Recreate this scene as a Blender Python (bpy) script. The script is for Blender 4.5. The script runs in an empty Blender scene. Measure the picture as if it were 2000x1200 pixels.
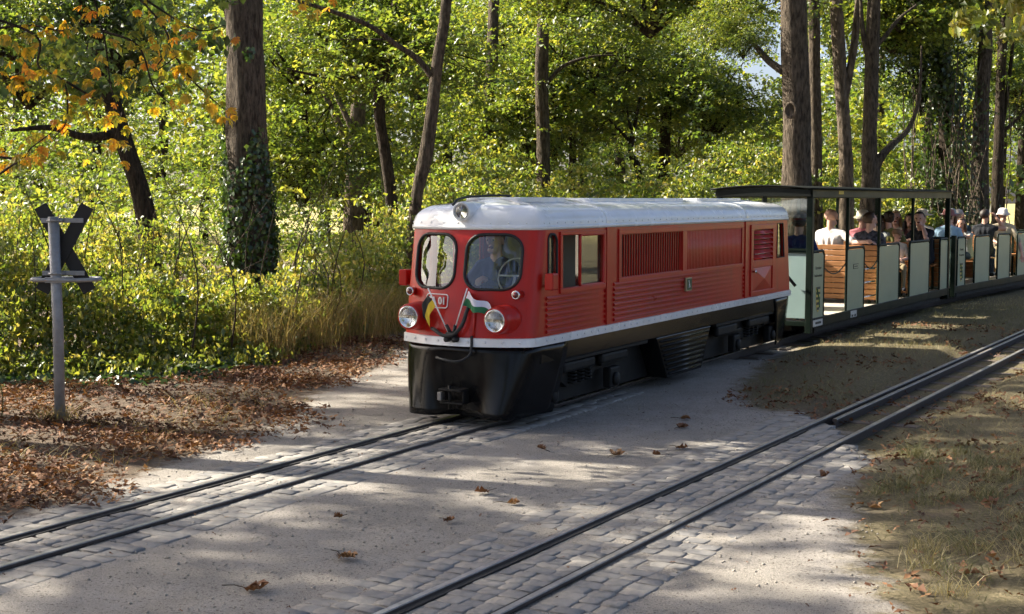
import bpy, bmesh, math, random
import numpy as np
from mathutils import Vector, Matrix, Euler, noise as mnoise

rng = np.random.default_rng(7)
random.seed(7)
scene = bpy.context.scene
R = math.radians
col = scene.collection

# ------------------------------------------------------------------ camera
CAM_H = 1.75
cam_data = bpy.data.cameras.new('camera')
cam_data.sensor_width = 36.0
cam_data.lens = 48.0
cam_data.clip_start = 0.1
cam_data.clip_end = 2000.0
cam = bpy.data.objects.new('camera', cam_data)
cam.location = (0, 0, CAM_H)
cam.rotation_euler = (R(90 - 4.46), 0, 0)
col.objects.link(cam)
scene.camera = cam

# ------------------------------------------------------------------ sky, sun, exposure
SUN_EL = 36.0
SUN_ROT = -70.0          # towards the left of the picture, slightly behind the wood
world = bpy.data.worlds.new('World')
scene.world = world
world.use_nodes = True
wn = world.node_tree
bg = wn.nodes['Background']
sky = wn.nodes.new('ShaderNodeTexSky')
sky.sky_type = 'NISHITA'
sky.sun_disc = False
sky.sun_elevation = R(SUN_EL)
sky.sun_rotation = R(SUN_ROT)
sky.dust_density = 3.5
sky.air_density = 0.6
sky.ozone_density = 0.2
wn.links.new(sky.outputs[0], bg.inputs[0])
bg.inputs[1].default_value = 0.085
sun_data = bpy.data.lights.new('sun', 'SUN')
sun_data.energy = 5.0
sun_data.angle = R(0.5)
sun_data.color = (1.0, 0.93, 0.79)
sun = bpy.data.objects.new('sun', sun_data)
az, el = R(SUN_ROT), R(SUN_EL)
sun_dir = Vector((math.sin(az) * math.cos(el), math.cos(az) * math.cos(el), math.sin(el)))
sun.rotation_euler = sun_dir.to_track_quat('Z', 'Y').to_euler()
sun.location = sun_dir * 40
col.objects.link(sun)
scene.view_settings.view_transform = 'Standard'
scene.view_settings.look = 'None'
scene.view_settings.exposure = 1.75
scene.view_settings.gamma = 1.0
scene.render.engine = 'CYCLES'
cy = scene.cycles
cy.max_bounces = 6
cy.diffuse_bounces = 3
cy.glossy_bounces = 3
cy.transmission_bounces = 6
cy.transparent_max_bounces = 6
cy.use_adaptive_sampling = True
cy.adaptive_threshold = 0.03
cy.caustics_reflective = False
cy.caustics_refractive = False
cy.sample_clamp_indirect = 6.0
cy.use_denoising = True
try:
    cy.denoiser = 'OPENIMAGEDENOISE'
except Exception:
    pass

# ------------------------------------------------------------------ material helpers
MATS = {}
def nodes_of(name):
    m = bpy.data.materials.new(name)
    m.use_nodes = True
    nt = m.node_tree
    return m, nt, nt.nodes['Principled BSDF'], nt.nodes, nt.links

def pmat(name, c, rough=0.5, metal=0.0, coat=0.0, var=0.12, scale=6.0, bump=0.0, bscale=60.0, spec=0.5, dirt=None, dirt_amt=0.5, streak=0.0):
    """painted, metal, cloth or wood surface: colour broken up by noise, uneven gloss, fine relief"""
    m, nt, b, N, L = nodes_of(name)
    tc = N.new('ShaderNodeTexCoord')
    n1 = N.new('ShaderNodeTexNoise'); n1.inputs['Scale'].default_value = scale; n1.inputs['Detail'].default_value = 6
    L.new(tc.outputs['Object'], n1.inputs['Vector'])
    ramp = N.new('ShaderNodeValToRGB')
    e = ramp.color_ramp.elements
    e[0].position, e[1].position = 0.3, 0.7
    e[0].color = tuple(x * (1 - var) for x in c[:3]) + (1,)
    e[1].color = tuple(min(1, x * (1 + var)) for x in c[:3]) + (1,)
    L.new(n1.outputs['Fac'], ramp.inputs['Fac'])
    out = ramp.outputs['Color']
    if dirt:
        n2 = N.new('ShaderNodeTexNoise'); n2.inputs['Scale'].default_value = scale * 1.7; n2.inputs['Detail'].default_value = 9
        n2.inputs['Roughness'].default_value = 0.7
        if streak:
            mpp = N.new('ShaderNodeMapping'); mpp.inputs['Scale'].default_value = (1, 1, streak)
            L.new(tc.outputs['Object'], mpp.inputs[0]); L.new(mpp.outputs[0], n2.inputs['Vector'])
        else:
            L.new(tc.outputs['Object'], n2.inputs['Vector'])
        r2 = N.new('ShaderNodeMapRange'); r2.inputs[1].default_value = 0.48; r2.inputs[2].default_value = 0.72
        r2.inputs[4].default_value = dirt_amt
        L.new(n2.outputs['Fac'], r2.inputs[0])
        mx = N.new('ShaderNodeMixRGB'); mx.inputs[2].default_value = tuple(dirt) + (1,)
        L.new(r2.outputs[0], mx.inputs[0]); L.new(out, mx.inputs[1])
        out = mx.outputs[0]
    L.new(out, b.inputs['Base Color'])
    rr = N.new('ShaderNodeMapRange'); rr.inputs[3].default_value = max(0.02, rough * 0.75); rr.inputs[4].default_value = min(1, rough * 1.3)
    L.new(n1.outputs['Fac'], rr.inputs[0]); L.new(rr.outputs[0], b.inputs['Roughness'])
    b.inputs['Metallic'].default_value = metal
    b.inputs['Specular IOR Level'].default_value = spec
    b.inputs['Coat Weight'].default_value = coat
    b.inputs['Coat Roughness'].default_value = 0.08
    if bump > 0:
        n3 = N.new('ShaderNodeTexNoise'); n3.inputs['Scale'].default_value = bscale; n3.inputs['Detail'].default_value = 4
        L.new(tc.outputs['Object'], n3.inputs['Vector'])
        bp = N.new('ShaderNodeBump'); bp.inputs['Strength'].default_value = bump; bp.inputs['Distance'].default_value = 0.01
        L.new(n3.outputs['Fac'], bp.inputs['Height']); L.new(bp.outputs[0], b.inputs['Normal'])
    MATS[name] = m
    return m

def glass_mat(name, tint=(0.9, 0.95, 0.95), rough=0.02):
    m, nt, b, N, L = nodes_of(name)
    N.remove(b)
    out = N['Material Output']
    tr = N.new('ShaderNodeBsdfTransparent'); tr.inputs[0].default_value = tuple(tint) + (1,)
    gl = N.new('ShaderNodeBsdfGlossy'); gl.inputs['Roughness'].default_value = rough
    lw = N.new('ShaderNodeLayerWeight'); lw.inputs[0].default_value = 0.5
    pw = N.new('ShaderNodeMath'); pw.operation = 'POWER'; pw.inputs[1].default_value = 4.0
    L.new(lw.outputs['Facing'], pw.inputs[0])
    mp = N.new('ShaderNodeMapRange'); mp.inputs[3].default_value = 0.12; mp.inputs[4].default_value = 1.0
    L.new(pw.outputs[0], mp.inputs[0])
    mx = N.new('ShaderNodeMixShader')
    L.new(mp.outputs[0], mx.inputs[0]); L.new(tr.outputs[0], mx.inputs[1]); L.new(gl.outputs[0], mx.inputs[2])
    L.new(mx.outputs[0], out.inputs[0])
    MATS[name] = m
    return m

def leaf_mat(name, cols, trans=0.5, rough=0.45, spec=0.35, tcol_gain=1.25, wpos=None):
    """leaf blade: colour by the leaf's own tint value, light passes through it"""
    m, nt, b, N, L = nodes_of(name)
    out = N['Material Output']
    at = N.new('ShaderNodeAttribute'); at.attribute_name = 'tint'
    rp = N.new('ShaderNodeValToRGB'); e = rp.color_ramp.elements
    while len(e) < len(cols):
        e.new(0.5)
    for i, c in enumerate(cols):
        e[i].position = i / (len(cols) - 1) if wpos is None else wpos[i]
        e[i].color = tuple(c) + (1,)
    L.new(at.outputs['Fac'], rp.inputs['Fac'])
    N.remove(b)
    df = N.new('ShaderNodeBsdfDiffuse'); L.new(rp.outputs[0], df.inputs[0])
    gl = N.new('ShaderNodeBsdfGlossy'); gl.inputs['Roughness'].default_value = rough
    tl = N.new('ShaderNodeBsdfTranslucent')
    g = N.new('ShaderNodeMixRGB'); g.blend_type = 'MULTIPLY'; g.inputs[0].default_value = 1
    g.inputs[2].default_value = (tcol_gain * 1.15, tcol_gain * 1.05, tcol_gain * 0.55, 1)
    L.new(rp.outputs[0], g.inputs[1]); L.new(g.outputs[0], tl.inputs[0])
    mx = N.new('ShaderNodeMixShader'); mx.inputs[0].default_value = trans
    L.new(df.outputs[0], mx.inputs[1]); L.new(tl.outputs[0], mx.inputs[2])
    ms = N.new('ShaderNodeMixShader'); ms.inputs[0].default_value = 0.16*spec
    L.new(mx.outputs[0], ms.inputs[1]); L.new(gl.outputs[0], ms.inputs[2])
    L.new(ms.outputs[0], out.inputs[0])
    MATS[name] = m
    return m

# ------------------------------------------------------------------ object helpers
def link(o, parent=None):
    col.objects.link(o)
    if parent is not None:
        o.parent = parent
    return o

def empty(name, loc=(0, 0, 0), rz=0.0, parent=None):
    o = bpy.data.objects.new(name, None)
    o.empty_display_size = 0.2
    link(o, parent)
    o.location = loc
    o.rotation_euler = (0, 0, rz)
    return o

def tag(o, label=None, cat=None, group=None, kind=None):
    if label: o['label'] = label
    if cat: o['category'] = cat
    if group: o['group'] = group
    if kind: o['kind'] = kind
    return o

def mesh_from(name, v, f, mats=(), smooth=False):
    me = bpy.data.meshes.new(name)
    me.from_pydata([tuple(map(float, p)) for p in v], [], [tuple(int(i) for i in q) for q in f])
    for m in mats:
        me.materials.append(MATS[m] if isinstance(m, str) else m)
    if smooth:
        me.polygons.foreach_set('use_smooth', [True] * len(me.polygons))
    me.update()
    return me

def cat_rom(pts, n):
    """smooth path through points (each point may carry extra columns such as a radius)"""
    P = np.array(pts, float)
    if len(P) < 3:
        return np.array([P[0] + (P[-1] - P[0]) * k / n for k in range(n + 1)])
    Q = np.vstack([2 * P[0] - P[1], P, 2 * P[-1] - P[-2]])
    out = []
    for i in range(1, len(Q) - 2):
        for k in range(n):
            t = k / n
            out.append(0.5 * ((2 * Q[i]) + (-Q[i-1] + Q[i+1]) * t + (2*Q[i-1] - 5*Q[i] + 4*Q[i+1] - Q[i+2]) * t*t + (-Q[i-1] + 3*Q[i] - 3*Q[i+1] + Q[i+2]) * t**3))
    out.append(P[-1])
    return np.array(out)

class MB:
    """collects shapes; build() links them as one mesh object"""
    def __init__(s):
        s.v, s.f = [], []
    def add(s, v, f):
        n = len(s.v)
        s.v.extend([tuple(map(float, p)) for p in v])
        s.f.extend([tuple(int(i) + n for i in q) for q in f])
        return s
    def box(s, x0, x1, y0, y1, z0, z1):
        v = [(x0,y0,z0),(x1,y0,z0),(x1,y1,z0),(x0,y1,z0),(x0,y0,z1),(x1,y0,z1),(x1,y1,z1),(x0,y1,z1)]
        return s.add(v, [(3,2,1,0),(4,5,6,7),(0,1,5,4),(1,2,6,5),(2,3,7,6),(3,0,4,7)])
    def prism(s, o2, axis, d0, d1):
        """closed outline in the two other axes pushed from d0 to d1 along axis"""
        def P(a, b, d):
            return {'x': (d, a, b), 'y': (a, d, b), 'z': (a, b, d)}[axis]
        n = len(o2)
        v = [P(a, b, d0) for a, b in o2] + [P(a, b, d1) for a, b in o2]
        f = [tuple(range(n))[::-1], tuple(range(n, 2*n))] + [(i, (i+1) % n, n + (i+1) % n, n + i) for i in range(n)]
        return s.add(v, f)
    def tube(s, pts, rad, n=8, closed=False, caps=True):
        P = np.array(pts, float); m = len(P)
        rad = np.full(m, rad) if np.isscalar(rad) else np.array(rad, float)
        if closed:
            T = np.roll(P, -1, 0) - np.roll(P, 1, 0)
        else:
            T = np.gradient(P, axis=0)
        T /= np.linalg.norm(T, axis=1)[:, None] + 1e-12
        a = np.array([0, 0, 1.]) if abs(T[0][2]) < 0.9 else np.array([1., 0, 0])
        U = np.cross(T[0], a); U /= np.linalg.norm(U)
        v = []
        for i in range(m):
            U = U - T[i] * (U @ T[i]); U /= np.linalg.norm(U) + 1e-12
            W = np.cross(T[i], U)
            for k in range(n):
                th = 2 * math.pi * k / n
                v.append(P[i] + rad[i] * (U * math.cos(th) + W * math.sin(th)))
        f = []
        for i in range(m if closed else m - 1):
            j = (i + 1) % m
            for k in range(n):
                f.append((i*n + k, i*n + (k+1) % n, j*n + (k+1) % n, j*n + k))
        if caps and not closed:
            f.append(tuple(range(n))[::-1]); f.append(tuple(range((m-1)*n, m*n)))
        return s.add(v, f)
    def lathe(s, prof, c, axis='x', n=24):
        """profile of (distance along axis, radius) spun round the axis through c"""
        v, f = [], []
        for d, r in prof:
            for k in range(n):
                th = 2 * math.pi * k / n
                a, b = r * math.cos(th), r * math.sin(th)
                v.append({'x': (c[0]+d, c[1]+a, c[2]+b), 'y': (c[0]+a, c[1]+d, c[2]+b), 'z': (c[0]+a, c[1]+b, c[2]+d)}[axis])
        for i in range(len(prof) - 1):
            for k in range(n):
                f.append((i*n+k, i*n+(k+1) % n, (i+1)*n+(k+1) % n, (i+1)*n+k))
        f.append(tuple(range(n))[::-1]); f.append(tuple(range((len(prof)-1)*n, len(prof)*n)))
        return s.add(v, f)
    def grid(s, P):
        """rows of points"""
        P = np.array(P); a, b = P.shape[:2]
        f = [(i*b+j, i*b+j+1, (i+1)*b+j+1, (i+1)*b+j) for i in range(a-1) for j in range(b-1)]
        return s.add(P.reshape(-1, 3), f)
    def build(s, name, mat, parent=None, smooth=False, bev=0.0, solid=0.0, auto=False):
        me = mesh_from(name, s.v, s.f, [mat] if not isinstance(mat, (list, tuple)) else mat, smooth)
        o = bpy.data.objects.new(name, me)
        link(o, parent)
        if solid:
            md = o.modifiers.new('solid', 'SOLIDIFY'); md.thickness = solid; md.offset = -1
        if bev:
            md = o.modifiers.new('bevel', 'BEVEL'); md.width = bev; md.segments = 2; md.limit_method = 'ANGLE'; md.angle_limit = R(40)
        if auto:
            try:
                me.shade_auto_smooth = True
            except Exception:
                pass
        return o

def rrect(x0, x1, y0, y1, r, n=5):
    """rounded rectangle outline, counter-clockwise"""
    rs = r if isinstance(r, (tuple, list)) else (r, r, r, r)   # bl, br, tr, tl
    out = []
    for (cx, cy, a0, rr) in ((x0+rs[0], y0+rs[0], 180, rs[0]), (x1-rs[1], y0+rs[1], 270, rs[1]), (x1-rs[2], y1-rs[2], 0, rs[2]), (x0+rs[3], y1-rs[3], 90, rs[3])):
        for k in range(n + 1):
            a = R(a0 + 90 * k / n)
            out.append((cx + rr * math.cos(a), cy + rr * math.sin(a)))
    return out

def evaluated_mesh(o):
    dg = bpy.context.evaluated_depsgraph_get()
    return bpy.data.meshes.new_from_object(o.evaluated_get(dg))

def text_obj(name, body, size, mat, parent, M, bold=0.0, extrude=0.002, align='CENTER'):
    cu = bpy.data.curves.new(name, 'FONT')
    cu.body = body; cu.size = size; cu.align_x = align; cu.align_y = 'CENTER'
    cu.extrude = extrude; cu.offset = bold; cu.resolution_u = 3
    tmp = bpy.data.objects.new(name + '_tmp', cu)
    col.objects.link(tmp)
    me = evaluated_mesh(tmp)
    bpy.data.objects.remove(tmp)
    me.name = name
    me.materials.clear(); me.materials.append(MATS[mat])
    o = bpy.data.objects.new(name, me)
    link(o, parent)
    o.matrix_local = M
    return o

def nz(x, y, z=0.0, s=1.0):
    return mnoise.noise(Vector((x * s, y * s, z * s)))

# ------------------------------------------------------------------ the two tracks: lines on the ground
A1, A2 = R(28.5), R(30.5)
t1, r1 = np.array([math.sin(A1), math.cos(A1)]), np.array([math.cos(A1), -math.sin(A1)])
t2, r2 = np.array([math.sin(A2), math.cos(A2)]), np.array([math.cos(A2), -math.sin(A2)])
OFF1, OFF2, HG = -5.374, -3.112, 0.214
LOCO_U = 9.16
# track 1: straight, then bending gently to the right behind the locomotive
_s, _p, _h = -4.0, t1 * -4.0 + r1 * OFF1, A1
TR1 = []
while _s < 62:
    TR1.append((_s, _p[0], _p[1], _h))
    k = R(0.45) if _s > LOCO_U + 5.5 and _s < 50 else 0.0
    _h += k * 0.25
    _p = _p + 0.25 * np.array([math.sin(_h), math.cos(_h)])
    _s += 0.25
TR1 = np.array(TR1)
def track1(s, v=0.0):
    x = np.interp(s, TR1[:, 0], TR1[:, 1]); y = np.interp(s, TR1[:, 0], TR1[:, 2]); h = np.interp(s, TR1[:, 0], TR1[:, 3])
    return np.array([x + v * math.cos(h), y - v * math.sin(h)]), h
def track2(s, v=0.0):
    return t2 * s + r2 * (OFF2 + v), A2
# ------------------------------------------------------------------ ground and gravel path
PATH = np.array([(-16, 2.0), (-7, 5.2), (-2.95, 7.45), (-2.6, 7.78), (-2.29, 9.02), (-1.95, 10.12), (-1.79, 11.81), (-1.75, 13.1), (-1.35, 14.3),
                 (-1.35, 15.6), (-0.4, 19), (1.0, 26), (5.0, 26), (4.0, 20), (3.35, 16.4), (2.9, 15.36), (2.1, 12.62), (2.05, 11.52), (2.33, 11.29),
                 (2.6, 10.6), (2.40, 9.02), (1.98, 8.13), (1.81, 7.0), (1.66, 6.23), (1.6, 5.6), (1.5, 4.0), (3.0, -2), (3.0, -14), (-16, -14)], float)
def path_sd(X, Y):
    """signed distance to the path's edge, positive on the path"""
    X = np.asarray(X, float); Y = np.asarray(Y, float)
    d = np.full(X.shape, 1e9); inside = np.zeros(X.shape, bool)
    n = len(PATH)
    for i in range(n):
        a, b = PATH[i], PATH[(i + 1) % n]
        e = b - a
        t = np.clip(((X - a[0]) * e[0] + (Y - a[1]) * e[1]) / (e @ e), 0, 1)
        d = np.minimum(d, np.hypot(X - a[0] - t * e[0], Y - a[1] - t * e[1]))
        c = ((a[1] > Y) != (b[1] > Y)) & (X < (b[0] - a[0]) * (Y - a[1]) / (b[1] - a[1] + 1e-12) + a[0])
        inside ^= c
    return np.where(inside, d, -d)

def pave2_end(v):
    return np.interp(v, [-0.62, -0.12, 0.6], [10.92, 10.38, 8.95])

def vnoise(X, Y, s, seed=0):
    """cheap smooth noise on arrays"""
    g = np.random.default_rng(seed).normal(size=(7, 4))
    out = np.zeros_like(X)
    for i in range(7):
        out += np.sin(s * (X * g[i, 0] + Y * g[i, 1]) + g[i, 2] * 6) * 0.38
    return out

def smooth01(x):
    x = np.clip(x, 0, 1)
    return x * x * (3 - 2 * x)

def ground_h(X, Y):
    X = np.asarray(X, float); Y = np.asarray(Y, float)
    sd = path_sd(X, Y)
    h = 0.004 * vnoise(X, Y, 3.0, 1) + 0.012 * vnoise(X, Y, 1.1, 2) * smooth01(-sd / 0.8)
    h += 0.03 * smooth01(-sd / 1.0)                               # verges sit a little higher than the path
    h += 0.10 * vnoise(X, Y, 0.12, 3) * smooth01((Y - 26) / 20)
    s2 = X * t2[0] + Y * t2[1]; v2 = X * r2[0] + Y * r2[1] - OFF2
    beyond = smooth01((s2 - pave2_end(np.clip(v2, -0.62, 0.6)) - 0.02) / 0.12)
    tr = beyond * (1 - smooth01((np.abs(v2 - 0.03) - 0.40) / 0.25))
    h = h * (1 - tr) - 0.05 * tr
    s1 = X * t1[0] + Y * t1[1]
    tr1 = np.zeros_like(X)
    near = (s1 > 13) & (s1 < 45)
    if near.any():
        idx = np.argwhere(near.ravel()).ravel()
        xx, yy = X.ravel()[idx], Y.ravel()[idx]
        cx = np.interp(s1.ravel()[idx], TR1[:, 1] * t1[0] + TR1[:, 2] * t1[1], TR1[:, 1]); cyy = np.interp(s1.ravel()[idx], TR1[:, 1] * t1[0] + TR1[:, 2] * t1[1], TR1[:, 2])
        dd = np.hypot(xx - cx, yy - cyy)
        q = (1 - smooth01((dd - 0.5) / 0.3)) * smooth01((s1.ravel()[idx] - 14.3) / 0.3)
        f = tr1.ravel(); f[idx] = q; tr1 = f.reshape(X.shape)
    return h * (1 - tr1) - 0.06 * tr1

def axis(lo, hi, step, far, grow=1.22):
    a = list(np.arange(lo, hi + 1e-6, step))
    d = step
    while a[-1] < far:
        d *= grow; a.append(a[-1] + d)
    d = step
    b = [lo]
    while b[-1] > -far:
        d *= grow; b.append(b[-1] - d)
    return np.array(b[:0:-1] + a)
gx, gy = axis(-6, 9, 0.08, 500), axis(4.5, 22, 0.08, 600)
GX, GY = np.meshgrid(gx, gy, indexing='ij')
GZ = ground_h(GX, GY)
SD = path_sd(GX, GY)
nxg, nyg = GX.shape
V = np.stack([GX, GY, GZ], -1).reshape(-1, 3)
I = np.arange(nxg * nyg).reshape(nxg, nyg)
Q = np.stack([I[:-1, :-1], I[1:, :-1], I[1:, 1:], I[:-1, 1:]], -1).reshape(-1, 4)
inside = (SD.reshape(-1)[Q].mean(1) > 0)

def ground_material():
    m, nt, b, N, L = nodes_of('ground_surface')
    geo = N.new('ShaderNodeNewGeometry')
    def noise(sc, det=6, rough=0.6, vec=None):
        n = N.new('ShaderNodeTexNoise'); n.inputs['Scale'].default_value = sc; n.inputs['Detail'].default_value = det; n.inputs['Roughness'].default_value = rough
        L.new(vec or geo.outputs['Position'], n.inputs['Vector']); return n
    def ramp(fac, stops):
        r = N.new('ShaderNodeValToRGB'); e = r.color_ramp.elements
        while len(e) < len(stops): e.new(0.5)
        for i, (p, c) in enumerate(stops): e[i].position = p; e[i].color = tuple(c) + (1,)
        L.new(fac, r.inputs[0]); return r.outputs[0]
    def mix(f, a, bb, mode='MIX'):
        x = N.new('ShaderNodeMixRGB'); x.blend_type = mode
        if isinstance(f, float): x.inputs[0].default_value = f
        else: L.new(f, x.inputs[0])
        for i, q in ((1, a), (2, bb)):
            if isinstance(q, tuple): x.inputs[i].default_value = q + (1,)
            else: L.new(q, x.inputs[i])
        return x.outputs[0]
    def mrange(v, a, bb, c=0.0, d=1.0):
        r = N.new('ShaderNodeMapRange'); r.interpolation_type = 'SMOOTHSTEP'
        L.new(v, r.inputs[0])
        for i, q in enumerate((a, bb, c, d)): r.inputs[i + 1].default_value = q
        return r.outputs[0]
    # gravel: compacted grey-beige sand with grit
    big, mid, grit, speck = noise(0.9, 5), noise(5, 7), noise(150, 3), noise(60, 2, 0.5)
    gravel = ramp(mid.outputs[0], [(0.25, (0.192, 0.174, 0.156)), (0.5, (0.250, 0.229, 0.208)), (0.75, (0.303, 0.280, 0.256))])
    gravel = mix(mrange(big.outputs[0], 0.4, 0.65), gravel, mix(0.6, gravel, (0.165, 0.15, 0.13)))
    gravel = mix(mrange(grit.outputs[0], 0.38, 0.62, 0.0, 0.75), gravel, mix(0.5, gravel, (0.52, 0.47, 0.40)))
    gravel = mix(mrange(speck.outputs[0], 0.58, 0.68), gravel, (0.13, 0.11, 0.09))
    # verge: earth, brown litter crumbs, dry and green turf
    v1, v2n, v3 = noise(1.3, 6), noise(9, 8, 0.7), noise(40, 5, 0.7)
    earth = ramp(v2n.outputs[0], [(0.3, (0.070, 0.050, 0.036)), (0.55, (0.135, 0.102, 0.074)), (0.8, (0.215, 0.168, 0.124))])
    turf = ramp(v3.outputs[0], [(0.3, (0.062, 0.055, 0.030)), (0.55, (0.145, 0.120, 0.070)), (0.8, (0.29, 0.24, 0.15))])
    sep = N.new('ShaderNodeSeparateXYZ'); L.new(geo.outputs['Position'], sep.inputs[0])
    tn = N.new('ShaderNodeMath'); tn.operation = 'ADD'
    sx = N.new('ShaderNodeMath'); sx.operation = 'MULTIPLY_ADD'; sx.inputs[1].default_value = 0.06; sx.inputs[2].default_value = -0.02
    L.new(sep.outputs[0], sx.inputs[0]); L.new(sx.outputs[0], tn.inputs[0]); L.new(v1.outputs[0], tn.inputs[1])
    verge = mix(mrange(tn.outputs[0], 0.42, 0.62), earth, turf)
    # meadow beyond the wood
    md = noise(0.25, 6, 0.7)
    meadow = ramp(md.outputs[0], [(0.35, (0.20, 0.20, 0.07)), (0.55, (0.40, 0.34, 0.15)), (0.75, (0.50, 0.43, 0.22))])
    verge = mix(mrange(sep.outputs[1], 34, 48), verge, meadow)
    at = N.new('ShaderNodeAttribute'); at.attribute_name = 'edge'
    e1 = N.new('ShaderNodeMath'); e1.operation = 'MULTIPLY_ADD'; e1.inputs[1].default_value = 0.9; 
    en = noise(3.5, 8, 0.72)
    L.new(en.outputs[0], e1.inputs[0]); L.new(at.outputs['Fac'], e1.inputs[2])
    mask = mrange(e1.outputs[0], 0.34, 0.58)
    L.new(mix(mask, verge, gravel), b.inputs['Base Color'])
    b.inputs['Roughness'].default_value = 0.95
    b.inputs['Specular IOR Level'].default_value = 0.15
    bp = N.new('ShaderNodeBump'); bp.inputs['Strength'].default_value = 0.8; bp.inputs['Distance'].default_value = 0.012
    hb = noise(90, 4, 0.7)
    ad = N.new('ShaderNodeMath'); ad.operation = 'MULTIPLY_ADD'; ad.inputs[1].default_value = 1.5
    L.new(mid.outputs[0], ad.inputs[0]); L.new(hb.outputs[0], ad.inputs[2])
    L.new(ad.outputs[0], bp.inputs['Height']); L.new(bp.outputs[0], b.inputs['Normal'])
    MATS['ground'] = m
ground_material()
def sub_ground(name, sel):
    q = Q[sel]; used, inv = np.unique(q, return_inverse=True)
    me = bpy.data.meshes.new(name)
    vv = V[used]; ff = inv.reshape(-1, 4)
    me.vertices.add(len(vv)); me.vertices.foreach_set('co', vv.ravel())
    me.loops.add(ff.size); me.loops.foreach_set('vertex_index', ff.ravel().astype(np.int32))
    me.polygons.add(len(ff)); me.polygons.foreach_set('loop_start', np.arange(0, ff.size, 4, dtype=np.int32))
    me.polygons.foreach_set('use_smooth', np.ones(len(ff), bool))
    me.update(calc_edges=True)
    a = me.attributes.new('edge', 'FLOAT', 'POINT')
    a.data.foreach_set('value', np.clip(SD.reshape(-1)[used], -1, 1).astype(np.float32))
    me.materials.append(MATS['ground'])
    o = bpy.data.objects.new(name, me); link(o)
    return tag(o, kind='structure')
g = sub_ground('ground', ~inside); g['label'] = 'brown earth and dry grass verge under the trees'
g = sub_ground('gravel_path', inside); g['label'] = 'pale grey gravel path crossing both tracks'

# ------------------------------------------------------------------ granite setts round the rails
pmat('sett', (0.265, 0.247, 0.225), 0.9, var=0.28, scale=9, bump=0.5, bscale=70, spec=0.3, dirt=(0.262, 0.238, 0.208), dirt_amt=0.9)
pmat('sett_dark', (0.20, 0.192, 0.185), 0.8, var=0.22, scale=9, bump=0.5, bscale=70, spec=0.3, dirt=(0.255, 0.23, 0.20), dirt_amt=0.8)
def sett_geo(a, b, h, seed):
    q = np.random.default_rng(seed)
    def ring(s, z, j):
        pts = []
        for k, (x, y) in enumerate([(-1,-1),(0,-1.05),(1,-1),(1.05,0),(1,1),(0,1.05),(-1,1),(-1.05,0)]):
            pts.append((x*a/2*s + q.normal()*j, y*b/2*s + q.normal()*j, z + q.normal()*j*0.35))
        return pts
    r0 = ring(1.0, -0.03, 0.002); r1_ = ring(0.98, h*0.7, 0.003); r2_ = ring(0.90, h, 0.003)
    v = r0 + r1_ + r2_ + [(q.normal()*0.004, q.normal()*0.004, h*1.08)]
    f = []
    for l in (0, 8):
        f += [(l+k, l+(k+1) % 8, l+8+(k+1) % 8, l+8+k) for k in range(8)]
    f += [(16+k, 16+(k+1) % 8, 24) for k in range(8)]
    return np.array(v), f
SETT_GEO = [sett_geo(0.090 + 0.010*math.sin(i*2.1), 0.112 + 0.014*math.cos(i*1.3), 0.0065 + 0.0012*(i % 4), i) for i in range(8)]
SETT_ME = [mesh_from('sett', v, f, ['sett' if i % 3 else 'sett_dark'], True) for i, (v, f) in enumerate(SETT_GEO)]

def paving(name, label, fn, s0, s1, vlo, vhi, endf, seed):
    root = empty(name, (0, 0, 0)); tag(root, label, kind='structure')
    q = np.random.default_rng(seed)
    spots = []
    zones = [(vlo, -HG - 0.035), (-HG + 0.056, HG - 0.056), (HG + 0.035, vhi)]
    s = s0
    while s < s1:
        for (a, b) in zones:
            v = a + q.uniform(-0.02, 0.02) if a == vlo else a
            wid = []
            k = max(2, round((b - a) / 0.122)); ws = q.uniform(0.75, 1.25, k); ws *= (b - a) / ws.sum()
            for w in ws:
                c = v + w / 2; v += w
                if s < endf(c):
                    spots.append((s + q.normal()*0.006, c, w, q.integers(8)))
        s += 0.101 + q.normal()*0.004
    rows = []
    for (s, v, w, i) in spots:
        P, h = fn(s, v)
        rows.append((math.hypot(P[0], P[1]), P, h, w, i))
    rows.sort(key=lambda x: x[0])
    rest_v, rest_f, n = [], [], 0
    for j, (d, P, h, w, i) in enumerate(rows):
        M = Matrix.Translation((P[0], P[1], float(q.normal()*0.002) - 0.002)) @ Matrix.Rotation(-h + math.pi/2 + q.normal()*0.03, 4, 'Z') @ Matrix.Rotation(q.normal()*0.02, 4, 'X') @ Matrix.Diagonal((1.0, w / 0.117, 1.0, 1))
        if j < 300:
            o = bpy.data.objects.new('sett', SETT_ME[i]); link(o, root); o.matrix_local = M
        else:
            vv, ff = SETT_GEO[i]
            for p in vv: rest_v.append(tuple(M @ Vector(p)))
            rest_f += [tuple(t + n for t in t_) for t_ in ff]; n += len(vv)
    if rest_v:
        o = bpy.data.objects.new('distant_setts', mesh_from('distant_setts', rest_v, rest_f, ['sett'], True)); link(o, root); o['kind'] = 'stuff'
    return root
paving('sett_paving', 'worn granite setts laid round the rails in front of the red locomotive', track1, 3.2, 11.5, -0.54, 0.54, lambda v: 99, 3)
paving('sett_paving', 'worn granite setts round the empty near track, ending at a slanted edge', track2, 4.2, 11.1, -0.62, 0.60, lambda v: float(pave2_end(v)), 4)

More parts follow.
